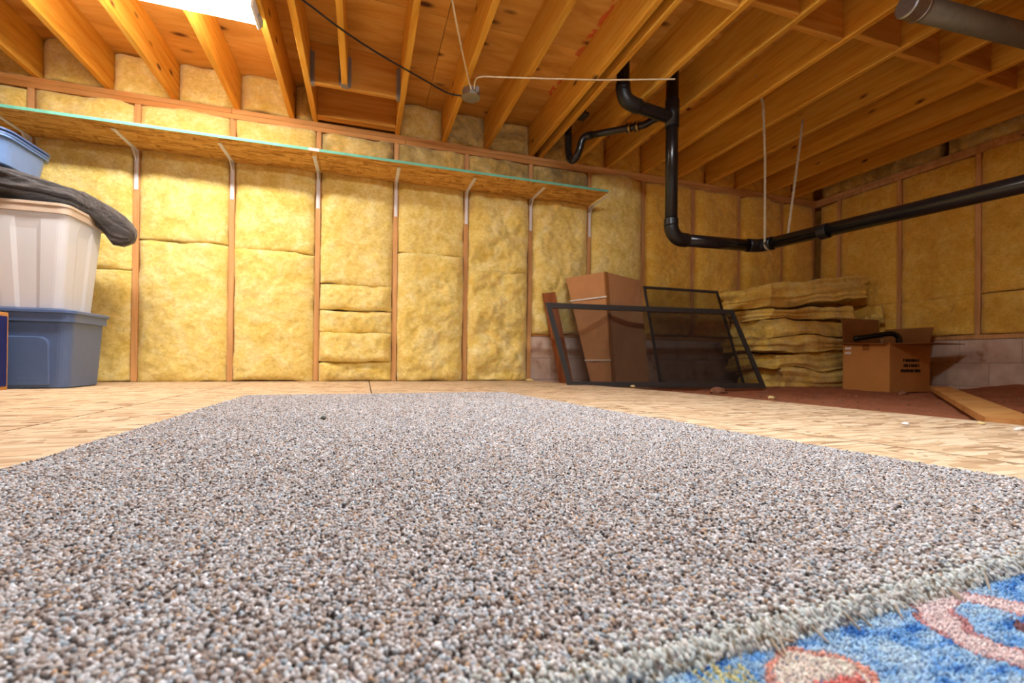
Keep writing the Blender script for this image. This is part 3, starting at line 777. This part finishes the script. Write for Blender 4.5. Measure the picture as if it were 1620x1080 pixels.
# dark bag draped over it
nb = Noise2(5)
st = [(-.85, 1.135, .10, .24, -.625), (-.6, 1.14, .10, .25, -.63), (-.38, 1.14, .10, .25, -.63), (-.24, 1.125, .092, .24, -.62), (-.12, 1.115, .078, .21, -.60),
      (-.03, 1.105, .072, .18, -.56), (.035, 1.055, .085, .12, -.47), (.08, 1.00, .10, .09, -.43), (.12, .975, .08, .07, -.42), (.15, .965, .05, .05, -.41), (.165, .965, .02, .02, -.41)]
xs_ = np.array([s[0] for s in st]); tt = np.linspace(0, len(st) - 1, 120)
ix = np.arange(len(st)); rings = []
for ti in tt:
    x = np.interp(ti, ix, xs_); zc = np.interp(ti, ix, [s[1] for s in st]); hz = np.interp(ti, ix, [s[2] for s in st]); hy = np.interp(ti, ix, [s[3] for s in st]); yc_ = np.interp(ti, ix, [s[4] for s in st])
    R_ = []
    slope = np.interp(ti, ix, [0, 0, 0, .05, .1, .1, .1, .15, .2, .2, .2])
    for k in range(96):
        a = 2 * math.pi * k / 96
        pin = math.exp(-((x + .10) / .09) ** 2)          # gathered waist
        f1 = float(nb(np.array(x * 3 + 3), np.array(a * 3.2))); f2 = float(nb(np.array(x * 9 + 1), np.array(a * 5.1 + x * 12)))
        ridge = 1 - abs(math.sin(a * 4.5 + 2.2 * f1 + 5 * x))
        fold = 1 - .16 * pin + .16 * f1 + .09 * f2 + (.20 * (ridge - .5) if x < .0 else .10 * (ridge - .5))
        cy_, cz_ = math.cos(a), math.sin(a)
        sy = math.copysign(abs(cy_) ** .7, cy_) * hy * (1 + (fold - 1) * .4); sz = math.copysign(abs(cz_) ** .8, cz_) * hz * fold
        zz = zc + sz
        xx = x + sz * slope
        if xx < .016: zz = max(zz, 1.035)
        if xx < -.22: zz = min(zz, 1.2265)
        R_.append((xx, yc_ + sy, zz))
    rings.append(R_)
o = mk('folded_tarp', *ringVF(rings), M['bag'], smooth=True); tag(o, 'crumpled charcoal tarp lying over the frosted tote with its end hanging down', 'tarp')
# upper tote
t = loft_tote('storage_tote', 'pale blue lidded tote on top of the charcoal tarp', -.585, -.615, .29, .205, .31, .222, 1.228, 1.382, .10, 'tote_up', 'tote_up', rimh=.012)
for za, zb_, e0 in ((1.378, 1.396, .016), (1.399, 1.414, .020)):
    lr = [rrect(-.585, -.615, .31 + e, .222 + e, .11, z) for e, z in ((e0 - .012, za), (e0, za + .004), (e0, zb_ - .004), (e0 - .006, zb_), (-.03, zb_ + .002))]
    mk('lid' if za < 1.39 else 'lid_edge', *ringVF(lr, True, True), M['tote_lid'], t)
# printed navy box and brown carton at the left edge
bx = empty('printed_carton', (-.42, -1.0, 0), 'navy printed carton with tan edges at the left edge of the photo', 'box')
mk('carton_body', *boxVF(-.62, -.212, -1.12, -.855, .001, .41, .003), M['card2'], bx)
mk('printed_panel', *boxVF(-.615, -.24, -1.1225, -1.1203, .015, .395, .0005), M['navy'], bx)
mk('printed_side', *boxVF(-.2118, -.2095, -1.105, -.868, .02, .39, .0005), M['navy'], bx)
bx = mk('brown_carton', *joinVF([boxVF(-.85, -.40, -.80, -.42, .4445, .82, .004), boxVF(-.84, -.41, -.78, -.44, .8205, .824, .001)]), M['card_dark']); tag(bx, 'plain brown carton half hidden behind the frosted tote', 'box')

# ------------------------------------------------------------------ things on the dirt
def gz(x, y): return float(dirt_h(np.array([x]), np.array([y]))[0])
# tall strapped carton
b4 = [(3.515, -.36, -.05), (3.60, -.57, -.05), (4.02, -.50, -.05), (3.93, -.24, -.05)]
t4 = [(3.337, -.165, .945), (3.561, -.483, .962), (4.02, -.315, .945), (3.80, -.06, .945)]
tc = empty('tall_carton', (3.7, -.4, -.05), 'tall brown cardboard carton with white straps leaning on the insulation', 'box')
mk('carton_body', *hexVF(b4 + t4), M['card'], tc)
def lerp(a, b_, t): return tuple(a[k] + (b_[k] - a[k]) * t for k in range(3))
# folded edge strip on the corner
c0, c1 = b4[1], t4[1]
mk('corner_flap', *hexVF([lerp(c0, b4[0], .03), (c0[0] - .006, c0[1] - .012, c0[2]), (c0[0] + .028, c0[1] - .01, c0[2]), lerp(c0, b4[2], .06), lerp(c1, t4[0], .03), (c1[0] - .004, c1[1] - .012, c1[2]), (c1[0] + .028, c1[1] - .004, c1[2] - .004), lerp(c1, t4[2], .06)]), M['card_dark'], tc)
for q in (.24, .78):
    lo = [lerp(b4[i], t4[i], q) for i in range(4)]; hi = [lerp(b4[i], t4[i], q + .012) for i in range(4)]
    cx_ = sum(p[0] for p in lo) / 4; cy_ = sum(p[1] for p in lo) / 4
    ex = lambda p: (cx_ + (p[0] - cx_) * 1.03, cy_ + (p[1] - cy_) * 1.03, p[2])
    qd = [ex(lo[0]), ex(lo[1]), ex(hi[1]), ex(hi[0])]
    inn = [lo[0], lo[1], hi[1], hi[0]]
    mk('strap', np.array(qd + inn), [(0, 1, 2, 3), (7, 6, 5, 4), (0, 4, 5, 1), (1, 5, 6, 2), (2, 6, 7, 3), (3, 7, 4, 0)], M['white_strap'], tc)
# leaning board
bd = mk('leaning_board', *hexVF([(3.30, -.17, -.05), (3.42, -.19, -.05), (3.425, -.155, -.05), (3.305, -.135, -.05), (3.125, -.13, .80), (3.24, -.15, .815), (3.245, -.12, .815), (3.13, -.10, .80)]), M['board'])
tag(bd, 'dark reddish board leaning on the wall left of the tall carton', 'board')

def leaning_screen(name, label, BL, BR, TR_, TL, w_, th):
    t = empty(name, BL, label, 'window screen', 'window screens by the wall')
    BL, BR, TR_, TL = map(Vector, (BL, BR, TR_, TL))
    n = (BR - BL).cross(TL - BL).normalized() * (th / 2)
    def bar(p0, p1, q0, q1):   # outer edge p0-p1, inner edge q0-q1
        return hexVF([(p0 - n)[:], (p1 - n)[:], (p1 + n)[:], (p0 + n)[:], (q0 - n)[:], (q1 - n)[:], (q1 + n)[:], (q0 + n)[:]])
    def inset(u, v): return BL * (1 - u) * (1 - v) + BR * u * (1 - v) + TR_ * u * v + TL * (1 - u) * v
    wu = w_ / (BR - BL).length; wv = w_ / (TL - BL).length
    iBL, iBR, iTR, iTL = inset(wu, wv), inset(1 - wu, wv), inset(1 - wu, 1 - wv), inset(wu, 1 - wv)
    for nm, a in (('bottom_rail', (BL, BR, iBL, iBR)), ('top_rail', (TR_, TL, iTR, iTL)), ('left_rail', (TL, BL, iTL, iBL)), ('right_rail', (BR, TR_, iBR, iTR))):
        mk(nm, *bar(*a), M['frame'], t)
    m = n * .08
    mk('screen_cloth', *hexVF([(iBL - m)[:], (iBR - m)[:], (iBR + m)[:], (iBL + m)[:], (iTL - m)[:], (iTR - m)[:], (iTR + m)[:], (iTL + m)[:]]), M['screen'], t)
    return t
leaning_screen('window_screen', 'long charcoal framed screen leaning in front of the tall carton', (3.10, -.745, -.012), (4.985, -.83, -.035), (4.81, -.62, .675), (2.945, -.64, .645), .042, .018)
leaning_screen('window_screen', 'narrower black framed screen standing behind the long screen', (4.05, -.60, -.04), (5.03, -.56, -.04), (4.80, -.44, .872), (3.97, -.45, .868), .022, .014)

# stacked loose batts
NB = Noise2(404)
def loose_batt(x0, x1, y0, y1, z0, z1, seed, tilt=0.0, dx=0.0, sagl=0.0, label='', rough_end=.03, kb=0):
    bm = bmesh.new(); bmesh.ops.create_cube(bm, size=1)
    bmesh.ops.subdivide_edges(bm, edges=list(bm.edges), cuts=17, use_grid_fill=True)
    n = Noise2(seed)
    P = np.array([v.co[:] for v in bm.verts])
    q = P * 2
    # round the block a little
    r = np.abs(q); k = 1 - .035 * (np.clip(r[:, 1], .6, 1) - .6) * (np.clip(r[:, 2], .5, 1) - .5) * 5
    X_ = x0 + (P[:, 0] + .5) * (x1 - x0); Y_ = (y0 + y1) / 2 + P[:, 1] * (y1 - y0) * k; Z_ = (z0 + z1) / 2 + P[:, 2] * (z1 - z0) * k
    front = (r[:, 1] > .9) | (r[:, 0] > .9)
    lay = n(X_ * 1.5 + seed, Z_ * 46) * .016 + n(X_ * 4, Z_ * 12 + Y_ * 5) * .018 + n(X_ * 11, Z_ * 9 + Y_ * 11) * .012
    Y_ = Y_ + np.sign(P[:, 1]) * lay * (r[:, 1] > .9) * 1.3
    X_ = X_ + np.sign(P[:, 0]) * (lay * 1.3 + rough_end * n(Y_ * 5, Z_ * 10)) * (r[:, 0] > .9)
    Z_ = Z_ + n(X_ * 12, Y_ * 12) * .006 * (r[:, 2] > .5) + tilt * (X_ - x0) - sagl * np.clip(1 - (X_ - x0) / .35, 0, 1) ** 2
    bnd = lambda q: .035 * NB(X_ * 2.3 + q * 5.7, Y_ * 2 + q * 3.1) + .016 * NB(X_ * 6 + q * 2.2, Y_ * 6)
    f_ = P[:, 2] + .5; b0_ = bnd(kb) if kb > 0 else 0; Z_ = Z_ + b0_ * (1 - f_) + bnd(kb + 1) * f_
    bm.verts.ensure_lookup_table()
    V = np.stack([X_ + dx, Y_, Z_], -1); Fc = [tuple(v.index for v in f.verts) for f in bm.faces]; bm.free()
    o = mk('insulation_slab', V, Fc, M['fg_stack'], smooth=True)
    o.data.set_sharp_from_angle(angle=.75)
    tag(o, label, 'insulation', 'stacked insulation slabs')
    return o
lay = [(5.32, 6.42, -.70, -.16, -.045, .150, 0, 0, 'lowest yellow insulation slab in the stack by the corner'),
       (5.25, 6.44, -.71, -.14, .153, .318, 0, .03, 'second insulation slab from the bottom of the corner stack, its end sagging'),
       (5.17, 6.40, -.73, -.14, .322, .470, .0, .0, 'bright yellow third insulation slab from the bottom of the corner stack'),
       (5.22, 6.40, -.69, -.15, .474, .590, .01, .0, 'fourth insulation slab from the bottom of the corner stack, thin and ragged'),
       (5.22, 6.22, -.70, -.15, .596, .705, .035, .0, 'short flat insulation slab just under the topmost slab'),
       (5.16, 6.40, -.71, -.13, .712, .945, .10, .0, 'topmost insulation slab of the corner stack, tilted up to the right')]
for k, (a, b_, c, d, e, f_, tl, sg, lb) in enumerate(lay): loose_batt(a, b_, c, d, e, f_, 70 + k, tl, 0, sg, lb, .05, k)
# crumpled scrap of insulation on the stack's right end
def lump(cx, cy, cz, rx, ry, rz, seed, mat, name, label, cat, sub=4, amp=.25):
    bm = bmesh.new(); bmesh.ops.create_icosphere(bm, subdivisions=sub, radius=1)
    n = Noise2(seed); P = np.array([v.co[:] for v in bm.verts])
    d = 1 + amp * n.fbm(P[:, 0] * 1.6 + P[:, 2] * 2.1 + 5, P[:, 1] * 1.9 + P[:, 2] * 1.3 + 9, 4)
    V = P * d[:, None] * np.array([rx, ry, rz]) + np.array([cx, cy, cz]); Fc = [tuple(v.index for v in f.verts) for f in bm.faces]; bm.free()
    o = mk(name, V, Fc, M[mat], smooth=True); tag(o, label, cat); return o
lump(6.25, -.785, .32, .15, .035, .34, 3, 'fg_stack', 'insulation_scrap', 'crumpled insulation scrap standing behind the open carton', 'insulation', amp=.35)
lump(6.44, -.79, .655, .045, .045, .075, 9, 'fg_stack', 'insulation_scrap', 'small pale insulation tuft beside the top of the crumpled scrap', 'insulation', amp=.5)

# open carton
ob = empty('open_carton', (6.1, -1.04, -.05), 'open cardboard carton with raised flaps and black print by the corner', 'box')
x0, x1, y0, y1, z0, z1, th = 5.862, 6.375, -1.275, -.875, -.05, .372, .006
Vb = joinVF([boxVF(x0, x0 + th, y0, y1, z0, z1, .001), boxVF(x1 - th, x1, y0, y1, z0, z1, .001), boxVF(x0 + th, x1 - th, y0, y0 + th, z0, z1, .001), boxVF(x0 + th, x1 - th, y1 - th, y1, z0, z1, .001), boxVF(x0 + th, x1 - th, y0 + th, y1 - th, z0, z0 + th, .001)])
mk('carton_body', *Vb, M['card2'], ob)
def flap(p0, p1, q1, q0):
    p0, p1, q1, q0 = map(Vector, (p0, p1, q1, q0)); n = (p1 - p0).cross(q0 - p0).normalized() * .003
    return mk('flap', *hexVF([(p0 - n)[:], (p1 - n)[:], (p1 + n)[:], (p0 + n)[:], (q0 - n)[:], (q1 - n)[:], (q1 + n)[:], (q0 + n)[:]]), M['card_dark'], ob)
flap((x0 + .004, y1, z1), (x1 - .01, y1, z1), (x1 - .02, y1 + .02, z1 + .25), (x0 + .01, y1 + .02, z1 + .25))
flap((x1, y1 - .01, z1), (x1, y0 + .005, z1), (x1 + .05, y0 - .0, z1 + .155), (x1 + .05, y1, z1 + .155))
flap((x0 + .004, y0, z1 - .003), (x1 - .004, y0, z1 - .003), (x1 + .03, y0 - .235, z1 - .004), (x0 + .10, y0 - .215, z1 - .002))
flap((x0, y1 - .005, z1), (x0, y0 + .005, z1), (x0 - .055, y0 + .02, z1 - .006), (x0 - .05, y1 - .01, z1 + .01))
for k, zz in enumerate((.335, .293)): mk('sticker', *boxVF(x0 - .0015, x0 - .0003, y1 - .075, y1 - .02, zz - .012, zz + .010, 0), M['sticker'], ob)
mk('tape', *boxVF(x0 - .0012, x0 - .0003, -1.11, -1.05, z1 - .06, z1 - .002, 0), M['card_dark'], ob)
rw = random.Random(4)
rows = []
for zz, xa, xb in ((.228, 6.03, 6.24), (.183, 6.035, 6.235), (.137, 6.0, 6.26)):
    x = xa
    while x < xb:
        wl = rw.uniform(.012, .02)
        rows.append(boxVF(x, min(x + wl, xb), y0 - .0012, y0 - .0002, zz - .014, zz + .014 - rw.uniform(0, .004), 0)); x += wl + rw.choice((.003, .003, .004, .012))
mk('printed_lines', *joinVF(rows), M['ink'], ob)
mk('printed_arc', *tubeVF([(6.16, y0 - .0015, .275), (6.19, y0 - .0015, .30), (6.23, y0 - .0015, .318), (6.28, y0 - .0015, .325)], .003, 6, sub=3), M['card2'], ob)
pf = mk('pipe_offcut', *tubeVF([(5.93, -.93, .425), (6.02, -1.0, .445), (6.13, -1.08, .468), (6.17, -1.11, .468), (6.20, -1.13, .44), (6.205, -1.135, .38), (6.205, -1.135, .10), (6.205, -1.135, z0 + .01)], .024, 14, sub=4), M['abs'], smooth=True)
tag(pf, 'black bent pipe offcut sticking out of the open carton', 'pipe')

# plank on the dirt
pl = [(3.82, -2.90), (3.90, -3.02), (6.28, -1.47), (6.21, -1.36)]
zz = (-.033, -.033, -.02, -.02)
pk = mk('loose_plank', *hexVF([(p[0], p[1], z) for p, z in zip(pl, zz)] + [(p[0], p[1], z + .03) for p, z in zip(pl, zz)]), M['plank'])
tag(pk, 'loose wooden plank lying across the red dirt by the block wall', 'plank')

# stones and crumbs
lump(4.20, -1.12, gz(4.20, -1.12) + .012, .075, .05, .03, 21, 'rock', 'stone', 'largest reddish stone on the dirt in front of the long screen', 'stone', 3, .35)
lump(5.72, -1.46, gz(5.72, -1.46) + .008, .04, .03, .022, 22, 'rock', 'stone', 'small stone at the foot of the open carton', 'stone', 3, .35)
lump(4.14, -1.66, gz(4.14, -1.66) + .006, .022, .018, .014, 23, 'foam', 'foam_crumb', 'yellow crumb lying on the red dirt', 'crumb', 3, .35)
for k, (x, y, s, mt, lb) in enumerate(((3.00, -.16, .035, 'foam', 'yellow insulation crumb on the strandboard below the block wall'), (3.50, -1.02, .022, 'foam', 'insulation crumb on the strandboard edge under the long screen'),
                                       (3.50, -3.05, .012, 'foam', 'yellow crumb standing beside the end of the loose plank'), (3.44, -3.17, .016, 'paper', 'white scrap at the right edge of the photo'),
                                       (3.22, -3.0, .012, 'paper', 'flat pale scrap on the strandboard near the plank'), (2.72, -1.3, .010, 'foam', 'tiny crumb on the strandboard behind the carpet'), (.35, -2.0, .008, 'rock', 'tiny brown chip on the strandboard left of the carpet'))):
    lump(x, y, s * .28, s, s * .7, s * .35, 40 + k, mt, 'crumb', lb, 'crumb', 2, .5)
rp = np.random.RandomState(8); parts = []
for k in range(420):
    x = rp.uniform(3.55, 6.45); y = rp.uniform(-3.2, -.9)
    if x < edge_x(y) + .06 or (5.8 < x < 6.45 and -1.55 < y) or abs(y - (-2.96 + (x - 3.86) * .645)) < .12: continue
    s = rp.uniform(.004, .013) * rp.uniform(.6, 1.3)
    bm = bmesh.new(); bmesh.ops.create_icosphere(bm, subdivisions=1, radius=1)
    P = np.array([v.co[:] for v in bm.verts]) * (1 + rp.uniform(-.25, .25, (len(bm.verts), 1))); Fc = [tuple(v.index for v in f.verts) for f in bm.faces]; bm.free()
    parts.append((P * np.array([s, s * .8, s * .6]) + np.array([x, y, gz(x, y) + s * .2]), Fc))
pb = mk('pebbles', *joinVF(parts), M['rock']); tag(pb, 'fine pebbles and clods scattered over the red dirt', 'pebbles', kind='stuff')

# ------------------------------------------------------------------ carpet and rug
def pile_material(name, attr, rough=.9, sheen=.3):
    m, nt, b = newmat(name, rough, .15)
    a = N(nt, 'ShaderNodeAttribute'); a.attribute_type = 'INSTANCER'; a.attribute_name = attr
    n = noise(nt, coords(nt, rand=False), 2.5, 3); r = ramp(nt, [(.3, (.9, .9, .9, 1)), (.7, (1.05, 1.05, 1.05, 1))]); nt.links.new(n.outputs['Fac'], r.inputs[0])
    nt.links.new(mix(nt, a.outputs['Color'], r.outputs[0], 1, 'MULTIPLY'), b.inputs['Base Color'])
    b.inputs['Sheen Weight'].default_value = sheen; b.inputs['Sheen Roughness'].default_value = .5
    return m
def pile_object(name, P, rot, scl, colr, mat, parent, sub):
    me = bpy.data.meshes.new(name); org = np.array(WO[parent.name])
    me.vertices.add(len(P)); me.vertices.foreach_set('co', (P - org).astype(np.float32).ravel())
    for nm, ty, dat in (('rot', 'FLOAT_VECTOR', rot), ('scl', 'FLOAT_VECTOR', scl)):
        a = me.attributes.new(nm, ty, 'POINT'); a.data.foreach_set('vector', dat.astype(np.float32).ravel())
    a = me.attributes.new('tuft_col', 'FLOAT_COLOR', 'POINT'); a.data.foreach_set('color', np.concatenate([colr, np.ones((len(colr), 1))], 1).astype(np.float32).ravel())
    me.materials.append(mat); me.update()
    o = bpy.data.objects.new(name, me); link(o, parent, WO[parent.name])
    ng = bpy.data.node_groups.new(name + '_nodes', 'GeometryNodeTree')
    ng.interface.new_socket('Geometry', in_out='INPUT', socket_type='NodeSocketGeometry'); ng.interface.new_socket('Geometry', in_out='OUTPUT', socket_type='NodeSocketGeometry')
    gi = ng.nodes.new('NodeGroupInput'); go = ng.nodes.new('NodeGroupOutput')
    ip = ng.nodes.new('GeometryNodeInstanceOnPoints'); ico = ng.nodes.new('GeometryNodeMeshIcoSphere'); ico.inputs['Radius'].default_value = 1; ico.inputs['Subdivisions'].default_value = sub
    sm = ng.nodes.new('GeometryNodeSetShadeSmooth'); st_ = ng.nodes.new('GeometryNodeSetMaterial'); st_.inputs['Material'].default_value = mat
    ar = ng.nodes.new('GeometryNodeInputNamedAttribute'); ar.data_type = 'FLOAT_VECTOR'; ar.inputs['Name'].default_value = 'rot'
    as_ = ng.nodes.new('GeometryNodeInputNamedAttribute'); as_.data_type = 'FLOAT_VECTOR'; as_.inputs['Name'].default_value = 'scl'
    er = ng.nodes.new('FunctionNodeEulerToRotation')
    L = ng.links.new
    L(gi.outputs[0], ip.inputs['Points']); L(ico.outputs['Mesh'], sm.inputs['Geometry']); L(sm.outputs[0], st_.inputs['Geometry']); L(st_.outputs[0], ip.inputs['Instance'])
    L(ar.outputs[0], er.inputs[0]); L(er.outputs[0], ip.inputs['Rotation']); L(as_.outputs[0], ip.inputs['Scale']); L(ip.outputs[0], go.inputs[0])
    md = o.modifiers.new('pile', 'NODES'); md.node_group = ng
    tag(o, kind='stuff')
    return o

# patterned rug under the carpet's near edge
rug = mk('patterned_rug', *boxVF(1.25, 2.75, -4.75, -3.55, .0005, .0065, .001), plain('rug_backing', srgb(110, 150, 200), .95, .1), origin=(2.0, -4.15, 0))
tag(rug, 'blue patterned rug sticking out from under the near edge of the carpet', 'rug')
rg = np.random.RandomState(5)
st_p = .0017
ux = np.arange(1.45, 2.5, st_p); uy = np.arange(-4.02, -3.70, st_p)
UX, UY = np.meshgrid(ux, uy, indexing='ij'); P = np.stack([UX.ravel(), UY.ravel()], -1); P = P + rg.uniform(-.0008, .0008, P.shape)
nr = Noise2(31)
wx = P[:, 0] + .006 * nr.fbm(P[:, 0] * 60, P[:, 1] * 60, 2); wy = P[:, 1] + .006 * nr.fbm(P[:, 0] * 60 + 9, P[:, 1] * 60 + 4, 2)
lin = lambda *c: np.array(srgb(*c)[:3])
colr = np.tile(lin(166, 204, 236), (len(P), 1))
mnoise = nr.fbm(P[:, 0] * 45, P[:, 1] * 110, 3)
colr[mnoise > .22] = lin(120, 176, 226)
colr[mnoise > .75] = lin(48, 122, 198)
colr[mnoise < -.45] = lin(190, 216, 236)
def motif_blob(cx, cy, r):
    d = np.hypot((wx - cx), (wy - cy) * 1.25)
    colr[d < r] = lin(236, 176, 158); colr[d < r * .8] = lin(240, 226, 214)
    colr[(d < r * .72) & (wy < cy - r * .12)] = lin(224, 136, 128); colr[(d < r * .35) & (wy < cy - r * .2)] = lin(206, 92, 98)
def motif_ring(cx, cy, r, bw_):
    d = np.abs(np.hypot((wx - cx), (wy - cy)) - r)
    colr[d < bw_] = lin(204, 150, 150); colr[d < bw_ * .72] = lin(238, 216, 214)
    c = np.hypot(wx - cx - .012, wy - cy) < r * .28
    colr[c] = lin(128, 88, 92)
motif_blob(1.845, -3.792, .034)
yl = (np.abs(wx - 1.79) < .018) & (wy < -3.765) & (np.sin(wx * 900) > -.2); colr[yl] = lin(222, 214, 160)
motif_ring(2.022, -3.800, .047, .012)
for k in range(10):
    cx_, cy_ = rg.uniform(1.5, 2.45), rg.uniform(-4.0, -3.87)
    (motif_blob if k % 2 else lambda a, b_, r: motif_ring(a, b_, r, .01))(cx_, cy_, rg.uniform(.025, .04))
colr = colr * rg.uniform(.7, 1.3, (len(P), 1)); colr = np.clip(colr, 0, .95)
P3 = np.concatenate([P, np.full((len(P), 1), .0075) + rg.uniform(-.0008, .0010, (len(P), 1))], 1)
rot = np.stack([rg.uniform(-.5, .5, len(P)), rg.uniform(-.5, .5, len(P)), rg.uniform(0, 6.28, len(P))], -1)
scl = np.stack([rg.uniform(.0008, .0011, len(P)), rg.uniform(.0008, .0011, len(P)), rg.uniform(.0016, .0024, len(P))], -1)
pile_object('rug_pile', P3, rot, scl, colr, pile_material('rug_pile', 'tuft_col'), rug, 1)

# grey flecked carpet
CP = [(1.075, -3.786), (2.568, -3.712), (2.50, -3.333), (2.393, -2.524), (2.30, -1.69), (1.09, -1.68)]
carpet = mk('carpet_remnant', *prismVF(CP, .0075, .0165), plain('carpet_backing', srgb(92, 80, 72), .95, .05), origin=(1.75, -2.7, 0))
tag(carpet, 'grey and brown flecked carpet remnant lying on the strandboard floor', 'carpet')
rc = np.random.RandomState(12)
zones = ((-3.80, -3.15, .0027), (-3.15, -2.55, .0033), (-2.55, -1.675, .0040))
PS, PZ = [], []
for ya, yb, pit in zones:
    ux = np.arange(1.06, 2.59, pit); uy = np.arange(ya, yb, pit)
    UX, UY = np.meshgrid(ux, uy, indexing='ij')
    PS.append(np.stack([UX.ravel(), UY.ravel()], -1) + rc.uniform(-.45, .45, (UX.size, 2)) * pit); PZ.append(np.full(UX.size, pit / .0044))
P = np.concatenate(PS); PZ = np.concatenate(PZ)
nc = Noise2(77)
wob = .004 * nc.fbm(P[:, 0] * 20, P[:, 1] * 20, 2)
xr_ = np.interp(-P[:, 1], [1.69, 2.524, 3.333, 3.765], [2.30, 2.393, 2.50, 2.572])
xl_ = np.interp(-P[:, 1], [1.68, 3.765], [1.09, 1.075])
keep = (P[:, 0] > xl_ + wob) & (P[:, 0] < xr_ + wob) & (P[:, 1] < -1.685 + wob) & (P[:, 1] > -3.756 + .05 * (P[:, 0] - 1.74))
P = P[keep]; PZ = PZ[keep]
pal = np.array([lin(206, 205, 206), lin(190, 185, 182), lin(172, 160, 152), lin(146, 130, 121), lin(106, 95, 90), lin(196, 166, 136), lin(178, 190, 199), lin(70, 66, 64), lin(236, 238, 241), lin(144, 155, 166)])
pr = np.array([.20, .18, .14, .12, .08, .05, .09, .05, .05, .04]); 
ci = rc.choice(len(pal), len(P), p=pr / pr.sum())
# streaky drift of the yarn colours
colr = pal[ci] * rc.uniform(.85, 1.15, (len(P), 1))
edge_d = P[:, 1] - (-3.756 + .05 * (P[:, 0] - 1.74))
sel = rc.uniform(0, 1, len(P)) < .75 * np.exp(-np.clip(edge_d, 0, 1) / .014)
pale = np.array([lin(222, 228, 226), lin(206, 214, 212), lin(232, 230, 226), lin(186, 190, 184)])
colr[sel] = pale[rc.choice(4, int(sel.sum()))]
hgt = .0185 - .006 * np.exp(-np.clip(edge_d, 0, 1) / .005) + .0012 * nc.fbm(P[:, 0] * 9, P[:, 1] * 9, 3) + rc.uniform(-.0014, .0014, len(P))
P3 = np.concatenate([P, hgt[:, None]], 1)
n_ = len(P)
rot = np.stack([rc.normal(0, .5, n_), rc.normal(.25, .5, n_), rc.uniform(0, 6.28, n_)], -1)
scl = np.stack([rc.uniform(.0026, .0036, n_), rc.uniform(.0018, .0025, n_), rc.uniform(.0022, .0034, n_)], -1) * PZ[:, None] * 1.08
# frayed cut edge at the front and sides
ne = 5200
ex = np.sort(rc.uniform(1.075, 2.57, ne)); lev = rc.uniform(0, 1, ne)
Pe = np.stack([ex, -3.757 + .05 * (ex - 1.74) - .008 * (1 - lev ** 1.5) * rc.uniform(.5, 1.1, ne), .0085 + .0105 * lev], -1)
re_ = np.stack([rc.normal(.9, .45, ne) + math.pi * .5, rc.normal(0, .5, ne), rc.normal(0, .6, ne)], -1)
se = np.stack([rc.uniform(.0014, .0021, ne), rc.uniform(.0013, .0019, ne), rc.uniform(.0024, .0046, ne)], -1)
pe = np.array([lin(214, 222, 218), lin(196, 206, 204), lin(222, 222, 216), lin(176, 180, 172), lin(150, 140, 120)])
ce = pe[rc.choice(5, ne, p=[.3, .22, .2, .16, .12])]
nf = 16
exf = rc.uniform(1.7, 2.5, nf)
Pf = np.stack([exf, -3.768 + .05 * (exf - 1.74), np.full(nf, .012)], -1); rf = np.stack([np.full(nf, math.pi * .62) + rc.normal(0, .1, nf), np.zeros(nf), rc.normal(0, .9, nf)], -1)
sf = np.stack([np.full(nf, .0009), np.full(nf, .0009), rc.uniform(.007, .013, nf)], -1); cf = np.tile(lin(176, 160, 140), (nf, 1))
pile_object('carpet_pile', np.concatenate([P3, Pe, Pf]), np.concatenate([rot, re_, rf]), np.concatenate([scl, se, sf]), np.concatenate([colr, ce, cf]), pile_material('carpet_pile', 'tuft_col'), carpet, 2)
lump(1.484, -2.63, .025, .007, .007, .005, 60, 'lint', 'lint_ball', 'small dark lint ball on the far left of the carpet', 'lint', 2, .3)
